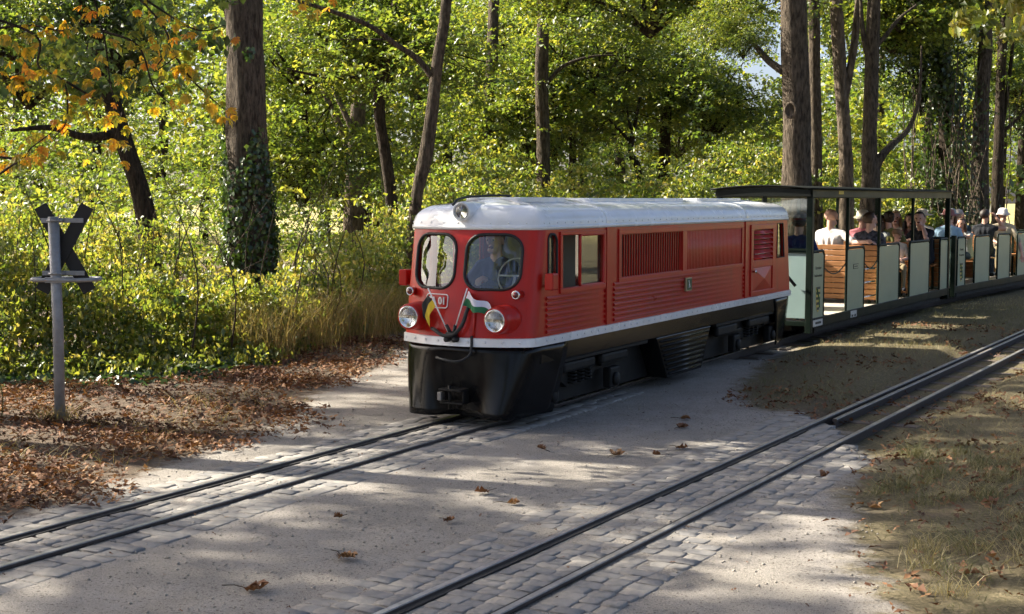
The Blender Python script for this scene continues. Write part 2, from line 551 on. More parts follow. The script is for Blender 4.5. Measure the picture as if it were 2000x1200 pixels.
# ------------------------------------------------------------------ rails and sleepers
pmat('rail_steel', (0.27, 0.245, 0.22), 0.40, metal=0.5, var=0.3, scale=20, bump=0.15, bscale=120, dirt=(0.13, 0.10, 0.08), dirt_amt=0.6)
pmat('rail_top', (0.40, 0.375, 0.345), 0.34, metal=0.6, var=0.25, scale=12, bump=0.05, bscale=90, dirt=(0.16, 0.12, 0.09), dirt_amt=0.7)
pmat('rail_rust', (0.060, 0.045, 0.038), 0.75, metal=0.1, var=0.3, scale=14, bump=0.3, bscale=150)
pmat('groove_dark', (0.022, 0.019, 0.017), 0.8, var=0.3, scale=25, bump=0.3, bscale=90)
pmat('sleeper_wood', (0.085, 0.065, 0.05), 0.85, var=0.3, scale=12, bump=0.5, bscale=60)
SEC = [(-0.016, 0.027), (0.016, 0.027), (0.019, 0.022), (0.019, 0.008), (0.008, 0.004), (0.007, -0.052), (0.036, -0.060), (0.036, -0.068),
       (-0.036, -0.068), (-0.036, -0.060), (-0.007, -0.052), (-0.008, 0.004), (-0.019, 0.008), (-0.019, 0.022)]
def sweep(name, fn, v0, ss, sec, parent, mats, matf=None, dz=0.0):
    v, f = [], []
    n = len(sec)
    for s in ss:
        for (a, z) in sec:
            P, h = fn(s, v0 + a); v.append((P[0], P[1], z + dz))
    for i in range(len(ss) - 1):
        for k in range(n):
            f.append((i*n+k, i*n+(k+1) % n, (i+1)*n+(k+1) % n, (i+1)*n+k))
    f.append(tuple(range(n))); f.append(tuple(range((len(ss)-1)*n, len(ss)*n))[::-1])
    me = mesh_from(name, v, f, mats)
    if matf:
        me.polygons.foreach_set('material_index', [matf(i % n) if i < (len(ss)-1)*n else 0 for i in range(len(f))])
    o = bpy.data.objects.new(name, me); link(o, parent)
    return o
def track_thing(label, fn, ss, s_open, s_last, groove_to, guard=None):
    root = empty('railway_track'); tag(root, label, 'railway track')
    for sg in (-1, 1):
        sweep('rail', fn, sg*HG, ss, SEC, root, ['rail_rust', 'rail_steel', 'rail_top'], lambda k: 2 if k == 0 else (1 if k in (1, 13) else 0))
        w = 0.034
        gv = [(-w/2, 0.0115), (w/2, 0.0115), (w/2, 0.002), (-w/2, 0.002)]
        o = sweep('flange_groove', fn, sg*(HG - 0.019 - w/2), [s for s in ss if s <= groove_to], gv, root, ['groove_dark'])  # near-black strip along the inner side of each rail
    if guard:
        a, b = guard
        sweep('guard_rail', fn, -HG + 0.085, list(np.linspace(a, b, 12)), SEC, root, ['rail_rust', 'rail_steel'], lambda k: 1 if k in (0, 1, 13) else 0, dz=-0.006)
    s = s_open
    me = None
    while s < s_last:
        P, h = fn(s, 0.02)
        if me is None:
            mb = MB().box(-0.07, 0.07, -0.44, 0.44, -0.09, -0.042)
            me = mesh_from('sleeper', mb.v, mb.f, ['sleeper_wood'])
        o = bpy.data.objects.new('sleeper', me); link(o, root)
        o.location = (P[0], P[1], random.uniform(-0.004, 0.004)); o.rotation_euler = (0, random.uniform(-0.02, 0.02), math.pi/2 - h + random.uniform(-0.03, 0.03))
        md = o.modifiers.new('bevel', 'BEVEL'); md.width = 0.01
        s += 0.55
    return root
track_thing('narrow railway track under the train, rails set flush in granite paving', track1, list(np.arange(0, 50, 1.0)), 15.0, 20.5, 15.0)
track_thing('empty narrow railway track in the foreground running off to the right', track2, list(np.arange(1, 40, 1.0)) + [40.0], 10.9, 26.0, 10.2, (10.55, 26.0))
# ------------------------------------------------------------------ the red locomotive
pmat('loco_red', (0.47, 0.018, 0.012), 0.30, coat=0.08, spec=0.25, var=0.10, scale=3.0, bump=0.05, bscale=9, dirt=(0.26, 0.035, 0.025), dirt_amt=0.55, streak=0.22)
pmat('loco_white', (0.78, 0.79, 0.80), 0.26, coat=0.5, var=0.05, scale=2.5, bump=0.05, bscale=8, dirt=(0.60, 0.59, 0.55), dirt_amt=0.45, streak=0.3)
pmat('gloss_black', (0.007, 0.007, 0.0075), 0.16, coat=0.0, spec=0.2, var=0.3, scale=4, bump=0.06, bscale=6, dirt=(0.016, 0.014, 0.012), dirt_amt=0.4)
pmat('sooty_black', (0.009, 0.0085, 0.008), 0.6, var=0.4, spec=0.25, scale=9, bump=0.2, bscale=60, dirt=(0.022, 0.019, 0.016), dirt_amt=0.5)
pmat('rubber', (0.012, 0.012, 0.012), 0.6, var=0.2)
pmat('galv_tmp', (0.22, 0.21, 0.20), 0.4, metal=0.5, var=0.2)
pmat('chrome', (0.75, 0.75, 0.76), 0.08, metal=1.0, var=0.03)
pmat('cab_grey', (0.26, 0.27, 0.26), 0.6, var=0.08)
pmat('seat_brown', (0.05, 0.035, 0.025), 0.6, var=0.2)
pmat('lamp_red', (0.12, 0.006, 0.005), 0.1, coat=1.0, var=0.1)
pmat('white_print', (0.80, 0.80, 0.78), 0.4, var=0.04)
pmat('dark_print', (0.03, 0.035, 0.03), 0.5, var=0.1)
pmat('flag_yellow', (0.75, 0.52, 0.04), 0.8, var=0.08, scale=20)
pmat('flag_black', (0.02, 0.02, 0.02), 0.8, var=0.08)
pmat('flag_red', (0.55, 0.03, 0.025), 0.8, var=0.08)
pmat('flag_white', (0.72, 0.70, 0.80), 0.8, var=0.06, scale=20)
pmat('flag_green', (0.03, 0.17, 0.07), 0.8, var=0.1, scale=20)
pmat('plate_green', (0.045, 0.075, 0.02), 0.5, var=0.2)
pmat('brass', (0.45, 0.38, 0.22), 0.4, metal=0.3, var=0.1)
glass_mat('glass', (0.80, 0.86, 0.84))
glass_mat('lens', (0.92, 0.95, 0.95), 0.03)

LL, HW, BOW = 6.56, 0.59, 0.20
def rake(z): return 0.14 * min(max((z - 0.67) / 0.86, -0.1), 1.2)
def FX(y, z, out=0.0):
    x = -BOW + BOW * (y / HW) ** 2
    return x + rake(z) * (1 - 2 * x / LL) - out
def plan(off=0.0, nf=14):
    half = []
    sx = np.linspace(-0.88, 0.88, nf)
    front = [(-BOW + BOW * s * s, HW * s) for s in sx]
    A, Bp, Cc = np.array(front[0]), np.array((0.075, -HW)), np.array((-0.008, -HW + 0.004))
    crn = [tuple((1-t)**2 * Bp + 2*t*(1-t) * Cc + t*t * A) for t in np.linspace(0, 1, 6)]
    front = crn[:-1] + front + [(x, -y) for x, y in crn[:-1]][::-1]
    side = [(x, HW) for x in (1.3, 3.2, 5.0)]
    rear = [(LL - x, -y) for x, y in front]
    P = np.array(front + side + rear + [(x, -HW) for x in (5.0, 3.2, 1.3)])
    if off:
        T = np.roll(P, -1, 0) - np.roll(P, 1, 0); T /= np.linalg.norm(T, axis=1)[:, None]
        Nn = np.stack([-T[:, 1], T[:, 0]], 1)
        c = P.mean(0)
        sgn = np.sign(((P - c) * Nn).sum(1).mean())
        P = P + off * Nn * sgn
    return P
def ring_at(z, off=0.0):
    return [(x + rake(z) * (1 - 2 * x / LL), y, z) for x, y in plan(off)]
def band(name, levels, mat, parent, cap_bottom=False, cap_top=False, smooth=True, solid=0.0):
    """levels: list of (z, outward offset)"""
    rows = [ring_at(z, o) for z, o in levels]
    n = len(rows[0]); mb = MB(); v = [p for r_ in rows for p in r_]
    f = [(i*n+k, i*n+(k+1) % n, (i+1)*n+(k+1) % n, (i+1)*n+k) for i in range(len(rows)-1) for k in range(n)]
    if cap_bottom: f.append(tuple(range(n)))
    if cap_top: f.append(tuple(range((len(rows)-1)*n, len(rows)*n)))
    mb.add(v, f)
    return mb.build(name, mat, parent, smooth, solid=solid)

P0, _ = track1(LOCO_U)
loco = empty('locomotive', (P0[0], P0[1], 0), math.pi/2 - A1)
tag(loco, 'red narrow-gauge locomotive with white roof and black apron', 'locomotive')

# body shell with real openings
def body_shell():
    o = band('body_tmp', [(0.64, 0), (0.80, 0), (1.05, 0), (1.30, 0), (1.55, 0)], 'loco_red', None, smooth=False)
    bm = bmesh.new(); bm.from_mesh(o.data); bmesh.ops.recalc_face_normals(bm, faces=bm.faces); bm.to_mesh(o.data); bm.free()
    md = o.modifiers.new('s', 'SOLIDIFY'); md.thickness = 0.03; md.offset = -1
    c = MB()
    for sg in (-1, 1):
        ys = sorted((sg*0.045, sg*0.47))
        w = rrect(ys[0], ys[1], 1.07, 1.49, 0.125, 6)
        c.prism(w, 'x', -0.5, 0.32); c.prism(w, 'x', LL - 0.32, LL + 0.5)
        y0, y1 = (-0.75, -0.5) if sg < 0 else (0.5, 0.75)
        c.prism(rrect(0.235, 0.385, 1.09, 1.49, (0.03, 0.07, 0.07, 0.05), 5), 'y', y0, y1)
        c.prism(rrect(0.475, 1.25, 1.06, 1.475, 0.02, 2), 'y', y0, y1)
        c.prism(rrect(1.615, 3.04, 1.09, 1.455, 0.01, 1), 'y', y0, y1)
        c.prism([(5.99, 1.10), (6.26, 1.10), (6.20, 1.49), (6.00, 1.49)], 'y', y0, y1)
        c.prism([(5.14, 1.10), (5.80, 1.10), (5.80, 1.43), (5.14, 1.43)], 'y', y0, y1)
    co = c.build('cut_tmp', 'rubber')
    bm = bmesh.new(); bm.from_mesh(co.data); bmesh.ops.recalc_face_normals(bm, faces=bm.faces); bm.to_mesh(co.data); bm.free()
    md = o.modifiers.new('b', 'BOOLEAN'); md.operation = 'DIFFERENCE'; md.object = co; md.solver = 'EXACT'
    me = evaluated_mesh(o); me.name = 'body'
    bpy.data.objects.remove(o); bpy.data.objects.remove(co)
    me.materials.clear(); me.materials.append(MATS['loco_red'])
    b = bpy.data.objects.new('body', me); link(b, loco)
    md = b.modifiers.new('bevel', 'BEVEL'); md.width = 0.004; md.segments = 2; md.limit_method = 'ANGLE'; md.angle_limit = R(50)
    me.polygons.foreach_set('use_smooth', [True] * len(me.polygons))
    return b
body = body_shell()
try:
    md = body.modifiers.new('wn', 'WEIGHTED_NORMAL'); md.keep_sharp = False
except Exception:
    pass

def front_pane(y0, y1, z0, z1, r, rear=False):
    o2 = rrect(y0, y1, z0, z1, r, 6)
    def X(y, z, o): return FX(y, z, o) if not rear else LL - FX(y, z, o)
    cy_, cz_ = (y0+y1)/2, (z0+z1)/2
    v = [(X(y, z, -0.016), y, z) for y, z in o2] + [(X(cy_, cz_, -0.016), cy_, cz_)]
    n = len(o2)
    g_ = MB().add(v, [(i, (i+1) % n, n) for i in range(n)]).build('windscreen', 'glass', loco, True)
    gk = MB().tube([(X(y, z, 0.002), y, z) for y, z in o2], 0.0125, 6, closed=True).build('gasket', 'rubber', g_, True)
    return g_
front_pane(-0.47, -0.045, 1.07, 1.49, 0.125)
front_pane(0.045, 0.47, 1.07, 1.49, 0.125)
front_pane(-0.47, -0.045, 1.07, 1.49, 0.125, True)
front_pane(0.045, 0.47, 1.07, 1.49, 0.125, True)

for sg in (-1, 1):
    yo = sg * (HW - 0.018)
    def side_pane(name, o2, frame=True, fr_r=0.011, fmat='rubber'):
        p = MB().prism(o2, 'y', yo, yo + 0.004).build(name, 'glass', loco)
        if frame:
            MB().tube([(a, sg*(HW+0.001), b) for a, b in o2], fr_r, 6, closed=True).build('window_frame', fmat, p, True)
        return p
    side_pane('quarter_light', rrect(0.235, 0.385, 1.09, 1.49, (0.03, 0.07, 0.07, 0.05), 5))
    w = side_pane('sliding_window', rrect(0.80, 1.25, 1.06, 1.475, 0.02, 2), True, 0.014, 'loco_red')
    MB().box(0.785, 0.805, sg*(HW-0.02) - 0.012, sg*(HW-0.02) + 0.012, 1.062, 1.473).build('divider', 'chrome', w)
    fr = MB()
    for (a, b, c_, d) in ((0.43, 1.285, 1.478, 1.505), (0.43, 1.285, 1.018, 1.057), (0.43, 0.472, 1.058, 1.477), (1.253, 1.285, 1.058, 1.477)):
        fr.box(a, b, *sorted((sg*(HW-0.005), sg*(HW+0.014))), c_, d)
    fr.build('window_surround', 'loco_red', loco, bev=0.004)
    side_pane('end_side_window', [(5.99, 1.10), (6.26, 1.10), (6.20, 1.49), (6.00, 1.49)], True, 0.008)

# side furniture: pilasters, ribs, grille, fluted panel, louvred door (both sides share the pattern)
def rib(u0, u1, z, y, parent, r=0.0155):
    prof = [(math.sin(a) * r * 1.1, -math.cos(a) * r) for a in np.linspace(0, math.pi, 6)]
    v, f = [], []
    sgn = math.copysign(1, y)
    for x in (u0, u1):
        for (dy, dz) in prof: v.append((x, y + sgn * dy, z + dz))
    f = [(k, k+1, 7+k-1+0, 6+k) for k in range(5)]
    f += [tuple(range(6))[::-1], tuple(range(6, 12))]
    return MB().add(v, f).build('rib', 'loco_red', parent, False)
for sg in (-1, 1):
    Y = sg * HW
    for (a, b) in ((1.305, 1.385), (4.865, 4.925)):
        MB().box(a, b, *sorted((Y - sg*0.004, Y + sg*0.012)), 0.705, 1.526).build('pilaster', 'loco_red', loco, bev=0.003)
    for i in range(7): rib(0.20, 1.27, 0.735 + i*0.043, Y, loco)
    for i in range(8): rib(1.46, 4.82, 0.735 + i*0.043, Y, loco)
    g_ = MB()
    for (a, b, c_, d) in ((1.555, 4.80, 1.462, 1.505), (1.555, 4.80, 1.045, 1.083), (1.555, 1.61, 1.0835, 1.4615), (3.045, 3.14, 1.0835, 1.4615), (4.75, 4.80, 1.0835, 1.4615)):
        g_.box(a, b, *sorted((Y - sg*0.004, Y + sg*0.012)), c_, d)
    fr = g_.build('grille_frame', 'loco_red', loco, bev=0.003)
    MB().box(1.62, 3.035, *sorted((Y - sg*0.055, Y - sg*0.05)), 1.088, 1.457).build('grille_dark_sheet', 'sooty_black', loco)  # added black sheet, stands in for the dark interior behind the bars
    bar = None
    for i in range(25):
        x = 1.645 + i * (1.365 / 24)
        if bar is None:
            mb = MB().box(-0.006, 0.006, -0.006, 0.006, 1.086, 1.459); bar = mesh_from('grille_bar', mb.v, mb.f, ['loco_red'])
        o = bpy.data.objects.new('grille_bar', bar); link(o, loco); o.location = (x, Y - sg*0.012, 0)
    fl = MB()
    for i in range(40):
        x = 3.16 + i * (1.575 / 39)
        fl.tube([(x, Y - sg*0.0175, 1.088), (x, Y - sg*0.0175, 1.458)], 0.0215, 10)
    fl.build('fluted_panel', 'loco_red', loco, True)
    d = MB()
    for (a, b, c_, e) in ((5.05, 5.91, 1.435, 1.488), (5.05, 5.91, 0.712, 0.76), (5.05, 5.135, 0.7605, 1.4345), (5.805, 5.91, 0.7605, 1.4345), (5.1355, 5.8045, 1.02, 1.097)):
        d.box(a, b, *sorted((Y - sg*0.004, Y + sg*0.014)), c_, e)
    door = d.build('door', 'loco_red', loco, bev=0.004)
    pv = [(5.14, Y + sg*0.002, 0.765), (5.80, Y + sg*0.002, 0.765), (5.80, Y + sg*0.002, 1.015), (5.14, Y + sg*0.002, 1.015), (5.47, Y + sg*0.028, 0.89)]
    MB().add(pv, [(0, 1, 4), (1, 2, 4), (2, 3, 4), (3, 0, 4)]).build('door_panel', 'loco_red', door)
    for i in range(6):
        z = 1.385 - i*0.053
        pts = []
        for a in np.linspace(0, 1, 5):
            dy = 0.035 * math.sin(a * math.pi / 2)
            pts.append([(5.145, Y + sg*(0.022 - dy*0.9), z + 0.040*a), (5.47, Y + sg*(0.030 - dy*0.9), z + 0.040*a), (5.795, Y + sg*(0.022 - dy*0.9), z + 0.040*a)])
        MB().grid(pts).build('louvre_slat', 'loco_red', door, True, solid=0.004)
    MB().lathe([(0, 0.012), (sg*0.03, 0.012), (sg*0.034, 0.02), (sg*0.045, 0.018)], (5.10, Y + sg*0.012, 0.98), 'y', 10).build('door_knob', 'chrome', door, True)
pl = MB().box(3.09, 3.23, -HW - 0.034, -HW - 0.010, 0.885, 1.012).build('number_plate', 'brass', loco, bev=0.004)
MB().box(3.10, 3.22, -HW - 0.037, -HW - 0.033, 0.895, 1.002).build('plate_field', 'plate_green', pl)
MB().tube(cat_rom([(3.135, -HW-0.038, 0.985), (3.15, -HW-0.038, 0.955), (3.165, -HW-0.038, 0.92)], 3), 0.005, 5).tube([(3.15, -HW-0.038, 0.95), (3.14, -HW-0.038, 0.915)], 0.004, 5).build('plate_mark', 'white_print', pl, True)

# roof
def roof():
    lv = [(1.556, 0.012), (1.585, 0.010)]
    for a in np.linspace(8, 90, 9):
        lv.append((1.585 + 0.135 * math.sin(R(a)), 0.010 - 0.235 * (1 - math.cos(R(a)))))
    rows = []
    for z, o in lv: rows.append(ring_at(z, o))
    base = np.array(rows[-1])
    for k, z in ((0.55, 1.748), (0.2, 1.762), (0.03, 1.765)):
        r_ = base.copy(); r_[:, 1] *= k; r_[:, 0] = LL/2 + (r_[:, 0] - LL/2) * (0.93 + 0.07*k); r_[:, 2] = z; rows.append([tuple(p) for p in r_])
    n = len(rows[0]); v = [p for r_ in rows for p in r_]
    f = [(i*n+k, i*n+(k+1) % n, (i+1)*n+(k+1) % n, (i+1)*n+k) for i in range(len(rows)-1) for k in range(n)]
    f.append(tuple(range((len(rows)-1)*n, len(rows)*n)))
    return MB().add(v, f).build('roof', 'loco_white', loco, True)
rf = roof()
band('drip_moulding', [(1.524, 0.002), (1.527, 0.018), (1.556, 0.020), (1.560, 0.006)], 'loco_white', rf)
def roof_profile(off):
    pts = []
    for a in np.linspace(0, 90, 8):
        pts.append((-(HW + 0.010 - 0.235*(1 - math.cos(R(a)))) - off*math.cos(R(a)), 1.585 + (0.135+off)*math.sin(R(a))))
    pts += [(-0.2, 1.748 + off), (0, 1.765 + off)]
    return [(-HW - 0.010 - off, 1.56)] + pts + [(-y, z) for y, z in pts[:-1]][::-1] + [(HW + 0.010 + off, 1.56)]
for x in (1.32, 4.90):
    rows = [[(x + dx, y, z) for y, z in roof_profile(o)] for dx, o in ((-0.03, 0.000), (-0.03, 0.005), (0.03, 0.005), (0.03, 0.000))]
    MB().grid(rows).build('roof_seam', 'loco_white', rf, False)
for (a, b, w, z) in ((0.42, 1.22, 0.27, 1.776), (1.75, 4.0, 0.24, 1.772), (4.45, 5.75, 0.25, 1.774)):
    MB().prism(rrect(a, b, -w, w, 0.05, 3), 'z', 1.735, z).build('roof_hatch', 'loco_white', rf, bev=0.008)
MB().tube(cat_rom([(0.06, 0.16, 1.715), (0.2, 0.17, 1.768), (0.6, 0.15, 1.790), (0.95, 0.13, 1.792)], 5), 0.010, 6).box(0.90, 0.93, 0.12, 0.14, 1.77, 1.79).build('roof_cable', 'rubber', rf, True)
# roof lamp
lampx = FX(0, 1.66) - 0.05
pod = MB().lathe([(0.0, 0.060), (-0.012, 0.070), (0.0, 0.076), (0.06, 0.078), (0.35, 0.074), (0.5, 0.03)], (lampx, 0, 1.664), 'x', 28).build('roof_lamp', 'loco_white', rf, True)
MB().lathe([(0.004, 0.002), (0.0045, 0.03), (-0.004, 0.055), (-0.006, 0.060)], (lampx, 0, 1.664), 'x', 24).build('reflector', 'chrome', pod, True)
MB().lathe([(-0.022, 0.001), (-0.020, 0.03), (-0.012, 0.060)], (lampx, 0, 1.664), 'x', 24).build('lens', 'lens', pod, True)
MB().lathe([(0.002, 0.001), (-0.003, 0.058)], (lampx - 0.006, 0, 1.664), 'x', 24).build('lamp_bowl', 'sooty_black', pod, True)

# white belt with bolts
belt = band('waist_belt', [(0.634, 0.001), (0.637, 0.013), (0.699, 0.015), (0.703, 0.001)], 'loco_white', loco, smooth=False)
bolts = MB()
Pp = np.array(ring_at(0.672, 0.015)); Pn = np.array(ring_at(0.672, 0.022))
Pp, Pn = np.vstack([Pp, Pp[:1]]), np.vstack([Pn, Pn[:1]])
seg = np.r_[0, np.cumsum(np.linalg.norm(np.diff(Pp, axis=0), axis=1))]
for s in np.arange(0.05, seg[-1], 0.135):
    a = np.array([np.interp(s, seg, Pp[:, k]) for k in range(3)]); b = np.array([np.interp(s, seg, Pn[:, k]) for k in range(3)])
    bolts.tube([a, a + (b - a)*0.7, b], [0.011, 0.010, 0.004], 6)
o = bolts.build('belt_bolts', 'loco_white', belt, True); o['kind'] = 'stuff'
bolts = MB()
Pp = np.array(ring_at(1.578, 0.009)); Pn = np.array(ring_at(1.578, 0.016)); Pp, Pn = np.vstack([Pp, Pp[:1]]), np.vstack([Pn, Pn[:1]])
seg = np.r_[0, np.cumsum(np.linalg.norm(np.diff(Pp, axis=0), axis=1))]
for s in np.arange(0.05, seg[-1], 0.14):
    a = np.array([np.interp(s, seg, Pp[:, k]) for k in range(3)]); b = np.array([np.interp(s, seg, Pn[:, k]) for k in range(3)])
    bolts.tube([a, a + (b - a)*0.7, b], [0.008, 0.007, 0.003], 6)
o = bolts.build('roof_bolts', 'loco_white', rf, True); o['kind'] = 'stuff'

# apron: black plough-shaped skirt at both ends
def apron(end):
    rows = []
    for k in np.linspace(0, 1, 12):
        z = 0.634 - 0.55 * k
        hw = HW - 0.012 - 0.14 * k ** 1.3
        row = []
        def put(x, y): row.append((x if not end else LL - x, y if not end else -y, z))
        xc = -0.20 * k
        for t in np.linspace(1, 0, 7)[:-1]:                      # near-side return
            put(xc + 0.06 + 0.55 * t, -(hw + 0.004) - 0.10 * t * k)
        for s in np.linspace(-1, 1, 25):
            top = -BOW + 0.015 + BOW * s * s
            x = (1 - k) * top + k * (-0.20) + 0.11 * k * math.exp(-(s / 0.40) ** 4) + 0.03 * math.sin(s * 9) * k * (1 - abs(s))
            x += 0.05 * max(0, abs(s) - 0.88) / 0.12
            put(x, s * hw)
        for t in np.linspace(0, 1, 7)[1:]:
            put(xc + 0.06 + 0.55 * t, (hw + 0.004) + 0.10 * t * k)
        rows.append(row)
    return MB().grid(rows).build('apron', 'gloss_black', loco, True, solid=0.012)
ap = apron(False); apron(True)
# coupler in the apron's recess
cp = MB().box(-0.27, -0.02, -0.10, 0.10, 0.292, 0.308).box(-0.25, -0.02, -0.10, 0.10, 0.19, 0.204).box(-0.22, -0.02, -0.098, -0.084, 0.2045, 0.2915).build('coupler', 'sooty_black', loco, bev=0.004)
MB().tube([(-0.23, 0.02, 0.15), (-0.23, 0.02, 0.33)], 0.014, 8).build('coupling_pin', 'sooty_black', cp, True)
MB().prism([(-0.27, 0.215), (-0.21, 0.215), (-0.21, 0.28), (-0.27, 0.28)], 'y', 0.075, 0.11).build('coupler_jaw', 'galv_tmp', cp, bev=0.006)
MB().tube(cat_rom([(-0.20, -0.16, 0.72), (-0.215, -0.165, 0.64), (-0.25, -0.16, 0.57), (-0.30, -0.09, 0.53), (-0.31, 0.03, 0.54), (-0.29, 0.10, 0.55)], 6), 0.011, 8).build('brake_hose', 'rubber', loco, True)
MB().tube([(FX(-0.165, 1.0, 0.012), -0.165, 0.99), (FX(-0.165, 0.8, 0.012), -0.165, 0.8), (FX(-0.165, 0.7, 0.018), -0.165, 0.70)], 0.008, 6).build('pipe', 'loco_red', loco, True)
MB().tube([(FX(-0.165, 0.7, 0.018), -0.165, 0.70), (FX(-0.16, 0.63, 0.02), -0.16, 0.62)], 0.009, 6).build('pipe_end', 'loco_white', loco, True)
MB().tube(cat_rom([(FX(-0.05, 1.02, 0.0), -0.05, 1.005), (FX(-0.09, 1.03, 0.03), -0.08, 1.035), (FX(-0.13, 1.03, 0.03), -0.14, 1.035), (FX(-0.17, 1.02, 0.0), -0.17, 1.0)], 4), 0.008, 6).build('grab_handle', 'loco_red', loco, True)
MB().tube(cat_rom([(FX(0.12, 0.72, 0.01), 0.20, 0.76), (FX(0.1, 0.74, 0.05), 0.15, 0.755), (FX(0.05, 0.72, 0.07), 0.06, 0.72), (FX(0.0, 0.72, 0.07), -0.03, 0.73), (FX(0, 0.78, 0.05), -0.09, 0.80), (FX(0, 0.88, 0.03), -0.11, 0.90), (FX(0, 0.92, 0.0), -0.11, 0.95)], 6), 0.015, 8).build('front_hose', 'rubber', loco, True)
fh = MB()
for y in (0.035, -0.035): fh.lathe([(-0.05, 0.012), (-0.045, 0.022), (0.0, 0.022), (0.03, 0.02)], (FX(y, 0.69) - 0.02, y, 0.69), 'x', 10)
fh.box(-0.262, -0.195, -0.035, 0.035, 0.705, 0.745)
fh.tube([(-0.23, 0.0, 0.72), (-0.235, 0.045, 0.80)], 0.014, 8).tube([(-0.23, -0.01, 0.72), (-0.235, -0.035, 0.80)], 0.014, 8)
fh.build('flag_holder', 'rubber', loco, True)

# head lamps and marker lamps
for sg in (-1, 1):
    y, z = sg*0.385, 0.848
    fx = FX(0.385, z) - 0.155
    hl = MB().lathe([(0.01, 0.080), (-0.004, 0.084), (-0.008, 0.092), (0.0, 0.100), (0.03, 0.104), (0.11, 0.106), (0.112, 0.112), (0.30, 0.116)], (fx, y, z), 'x', 32).build('headlight', 'loco_red', loco, True)
    MB().lathe([(-0.004, 0.076), (-0.011, 0.080), (-0.010, 0.086), (-0.002, 0.088)], (fx, y, z), 'x', 32).build('rim', 'chrome', hl, True)
    MB().lathe([(0.055, 0.006), (0.050, 0.03), (0.034, 0.055), (0.008, 0.078)], (fx, y, z), 'x', 28).build('reflector', 'chrome', hl, True)
    MB().lathe([(-0.004, 0.012), (0.03, 0.013), (0.05, 0.01)], (fx, y, z), 'x', 12).build('bulb', 'cab_grey', hl, True)
    MB().lathe([(-0.022, 0.001), (-0.020, 0.03), (-0.013, 0.058), (-0.004, 0.078)], (fx, y, z), 'x', 28).build('lens', 'lens', hl, True)
    y, z = sg*0.475, 1.035
    fx = FX(0.475, z) - 0.065
    mk = MB().lathe([(-0.006, 0.028), (0.0, 0.036), (0.012, 0.036), (0.016, 0.030), (0.10, 0.032)], (fx, y, z), 'x', 20).build('marker_lamp', 'loco_red', loco, True)
    MB().lathe([(-0.010, 0.026), (-0.013, 0.031), (-0.006, 0.035), (0.004, 0.0365)], (fx, y, z), 'x', 20).build('rim', 'chrome', mk, True)
    MB().lathe([(-0.024, 0.001), (-0.021, 0.016), (-0.008, 0.028)], (fx, y, z), 'x', 20).build('lens', 'lamp_red', mk, True)
# mirrors
for sg in (-1, 1):
    mr = MB().prism(rrect(*sorted((sg*0.625, sg*0.70)), 1.065, 1.195, 0.012, 3), 'x', 0.10, 0.20).build('mirror', 'loco_red', loco, bev=0.012)
    MB().tube([(0.17, sg*0.66, 1.10), (0.20, sg*0.58, 1.09)], 0.009, 6).build('mirror_arm', 'loco_red', mr, True)
# number on the front: raised border and lettering
yc, zc = 0.195, 0.972
bd = MB().tube([(FX(y, z, 0.004), y, z) for y, z in rrect(yc - 0.11, yc + 0.11, zc - 0.052, zc + 0.052, 0.022, 4)], 0.0045, 5, closed=True).build('number_border', 'white_print', loco, True)
Mx = Matrix.Translation((FX(yc, zc, 0.006), yc, zc)) @ Matrix(((0, 0, -1, 0), (-1, 0, 0, 0), (0, 1, 0, 0), (0, 0, 0, 1))) @ Matrix.Rotation(-math.atan(2*BOW*yc/HW**2), 4, 'Y')
text_obj('lettering', 'EA 01', 0.078, 'white_print', bd, Mx, bold=0.0022)
# cab interior
MB().box(0.06, 1.40, -0.54, 0.54, 0.60, 0.63).build('cab_floor', 'sooty_black', loco)
MB().box(1.40, 1.42, -0.555, 0.555, 0.635, 1.60).build('cab_partition', 'cab_grey', loco)
MB().box(0.13, 0.36, -0.50, 0.50, 0.635, 1.02).build('dashboard', 'sooty_black', loco, bev=0.02)
st = MB().prism(rrect(0.02, 0.44, 0.88, 1.16, 0.06, 4), 'x', 1.05, 1.12).box(0.62, 1.05, 0.02, 0.40, 0.64, 0.72).build('cab_seat', 'seat_brown', loco, bev=0.02)
sw = MB().tube([(0.42 + 0.05*math.sin(a), -0.20 + 0.15*math.cos(a), 1.15 + 0.14*math.sin(a)) for a in np.linspace(0, 2*math.pi, 24, endpoint=False)], 0.007, 6, closed=True).build('steering_wheel', 'white_print', loco, True)
MB().tube([(0.36, -0.20, 1.02), (0.42, -0.20, 1.15)], 0.012, 6).tube([(0.42, -0.35, 1.15), (0.42, -0.05, 1.15)], 0.008, 6).build('spokes', 'white_print', sw, True)
MB().box(1.7, 4.6, -0.42, 0.30, 0.64, 1.30).build('engine_dark_box', 'sooty_black', loco, bev=0.03)  # dark box put in so the inside looks black through openings
MB().box(4.95, 4.97, -0.55, 0.55, 0.64, 1.60).build('rear_partition', 'cab_grey', loco)
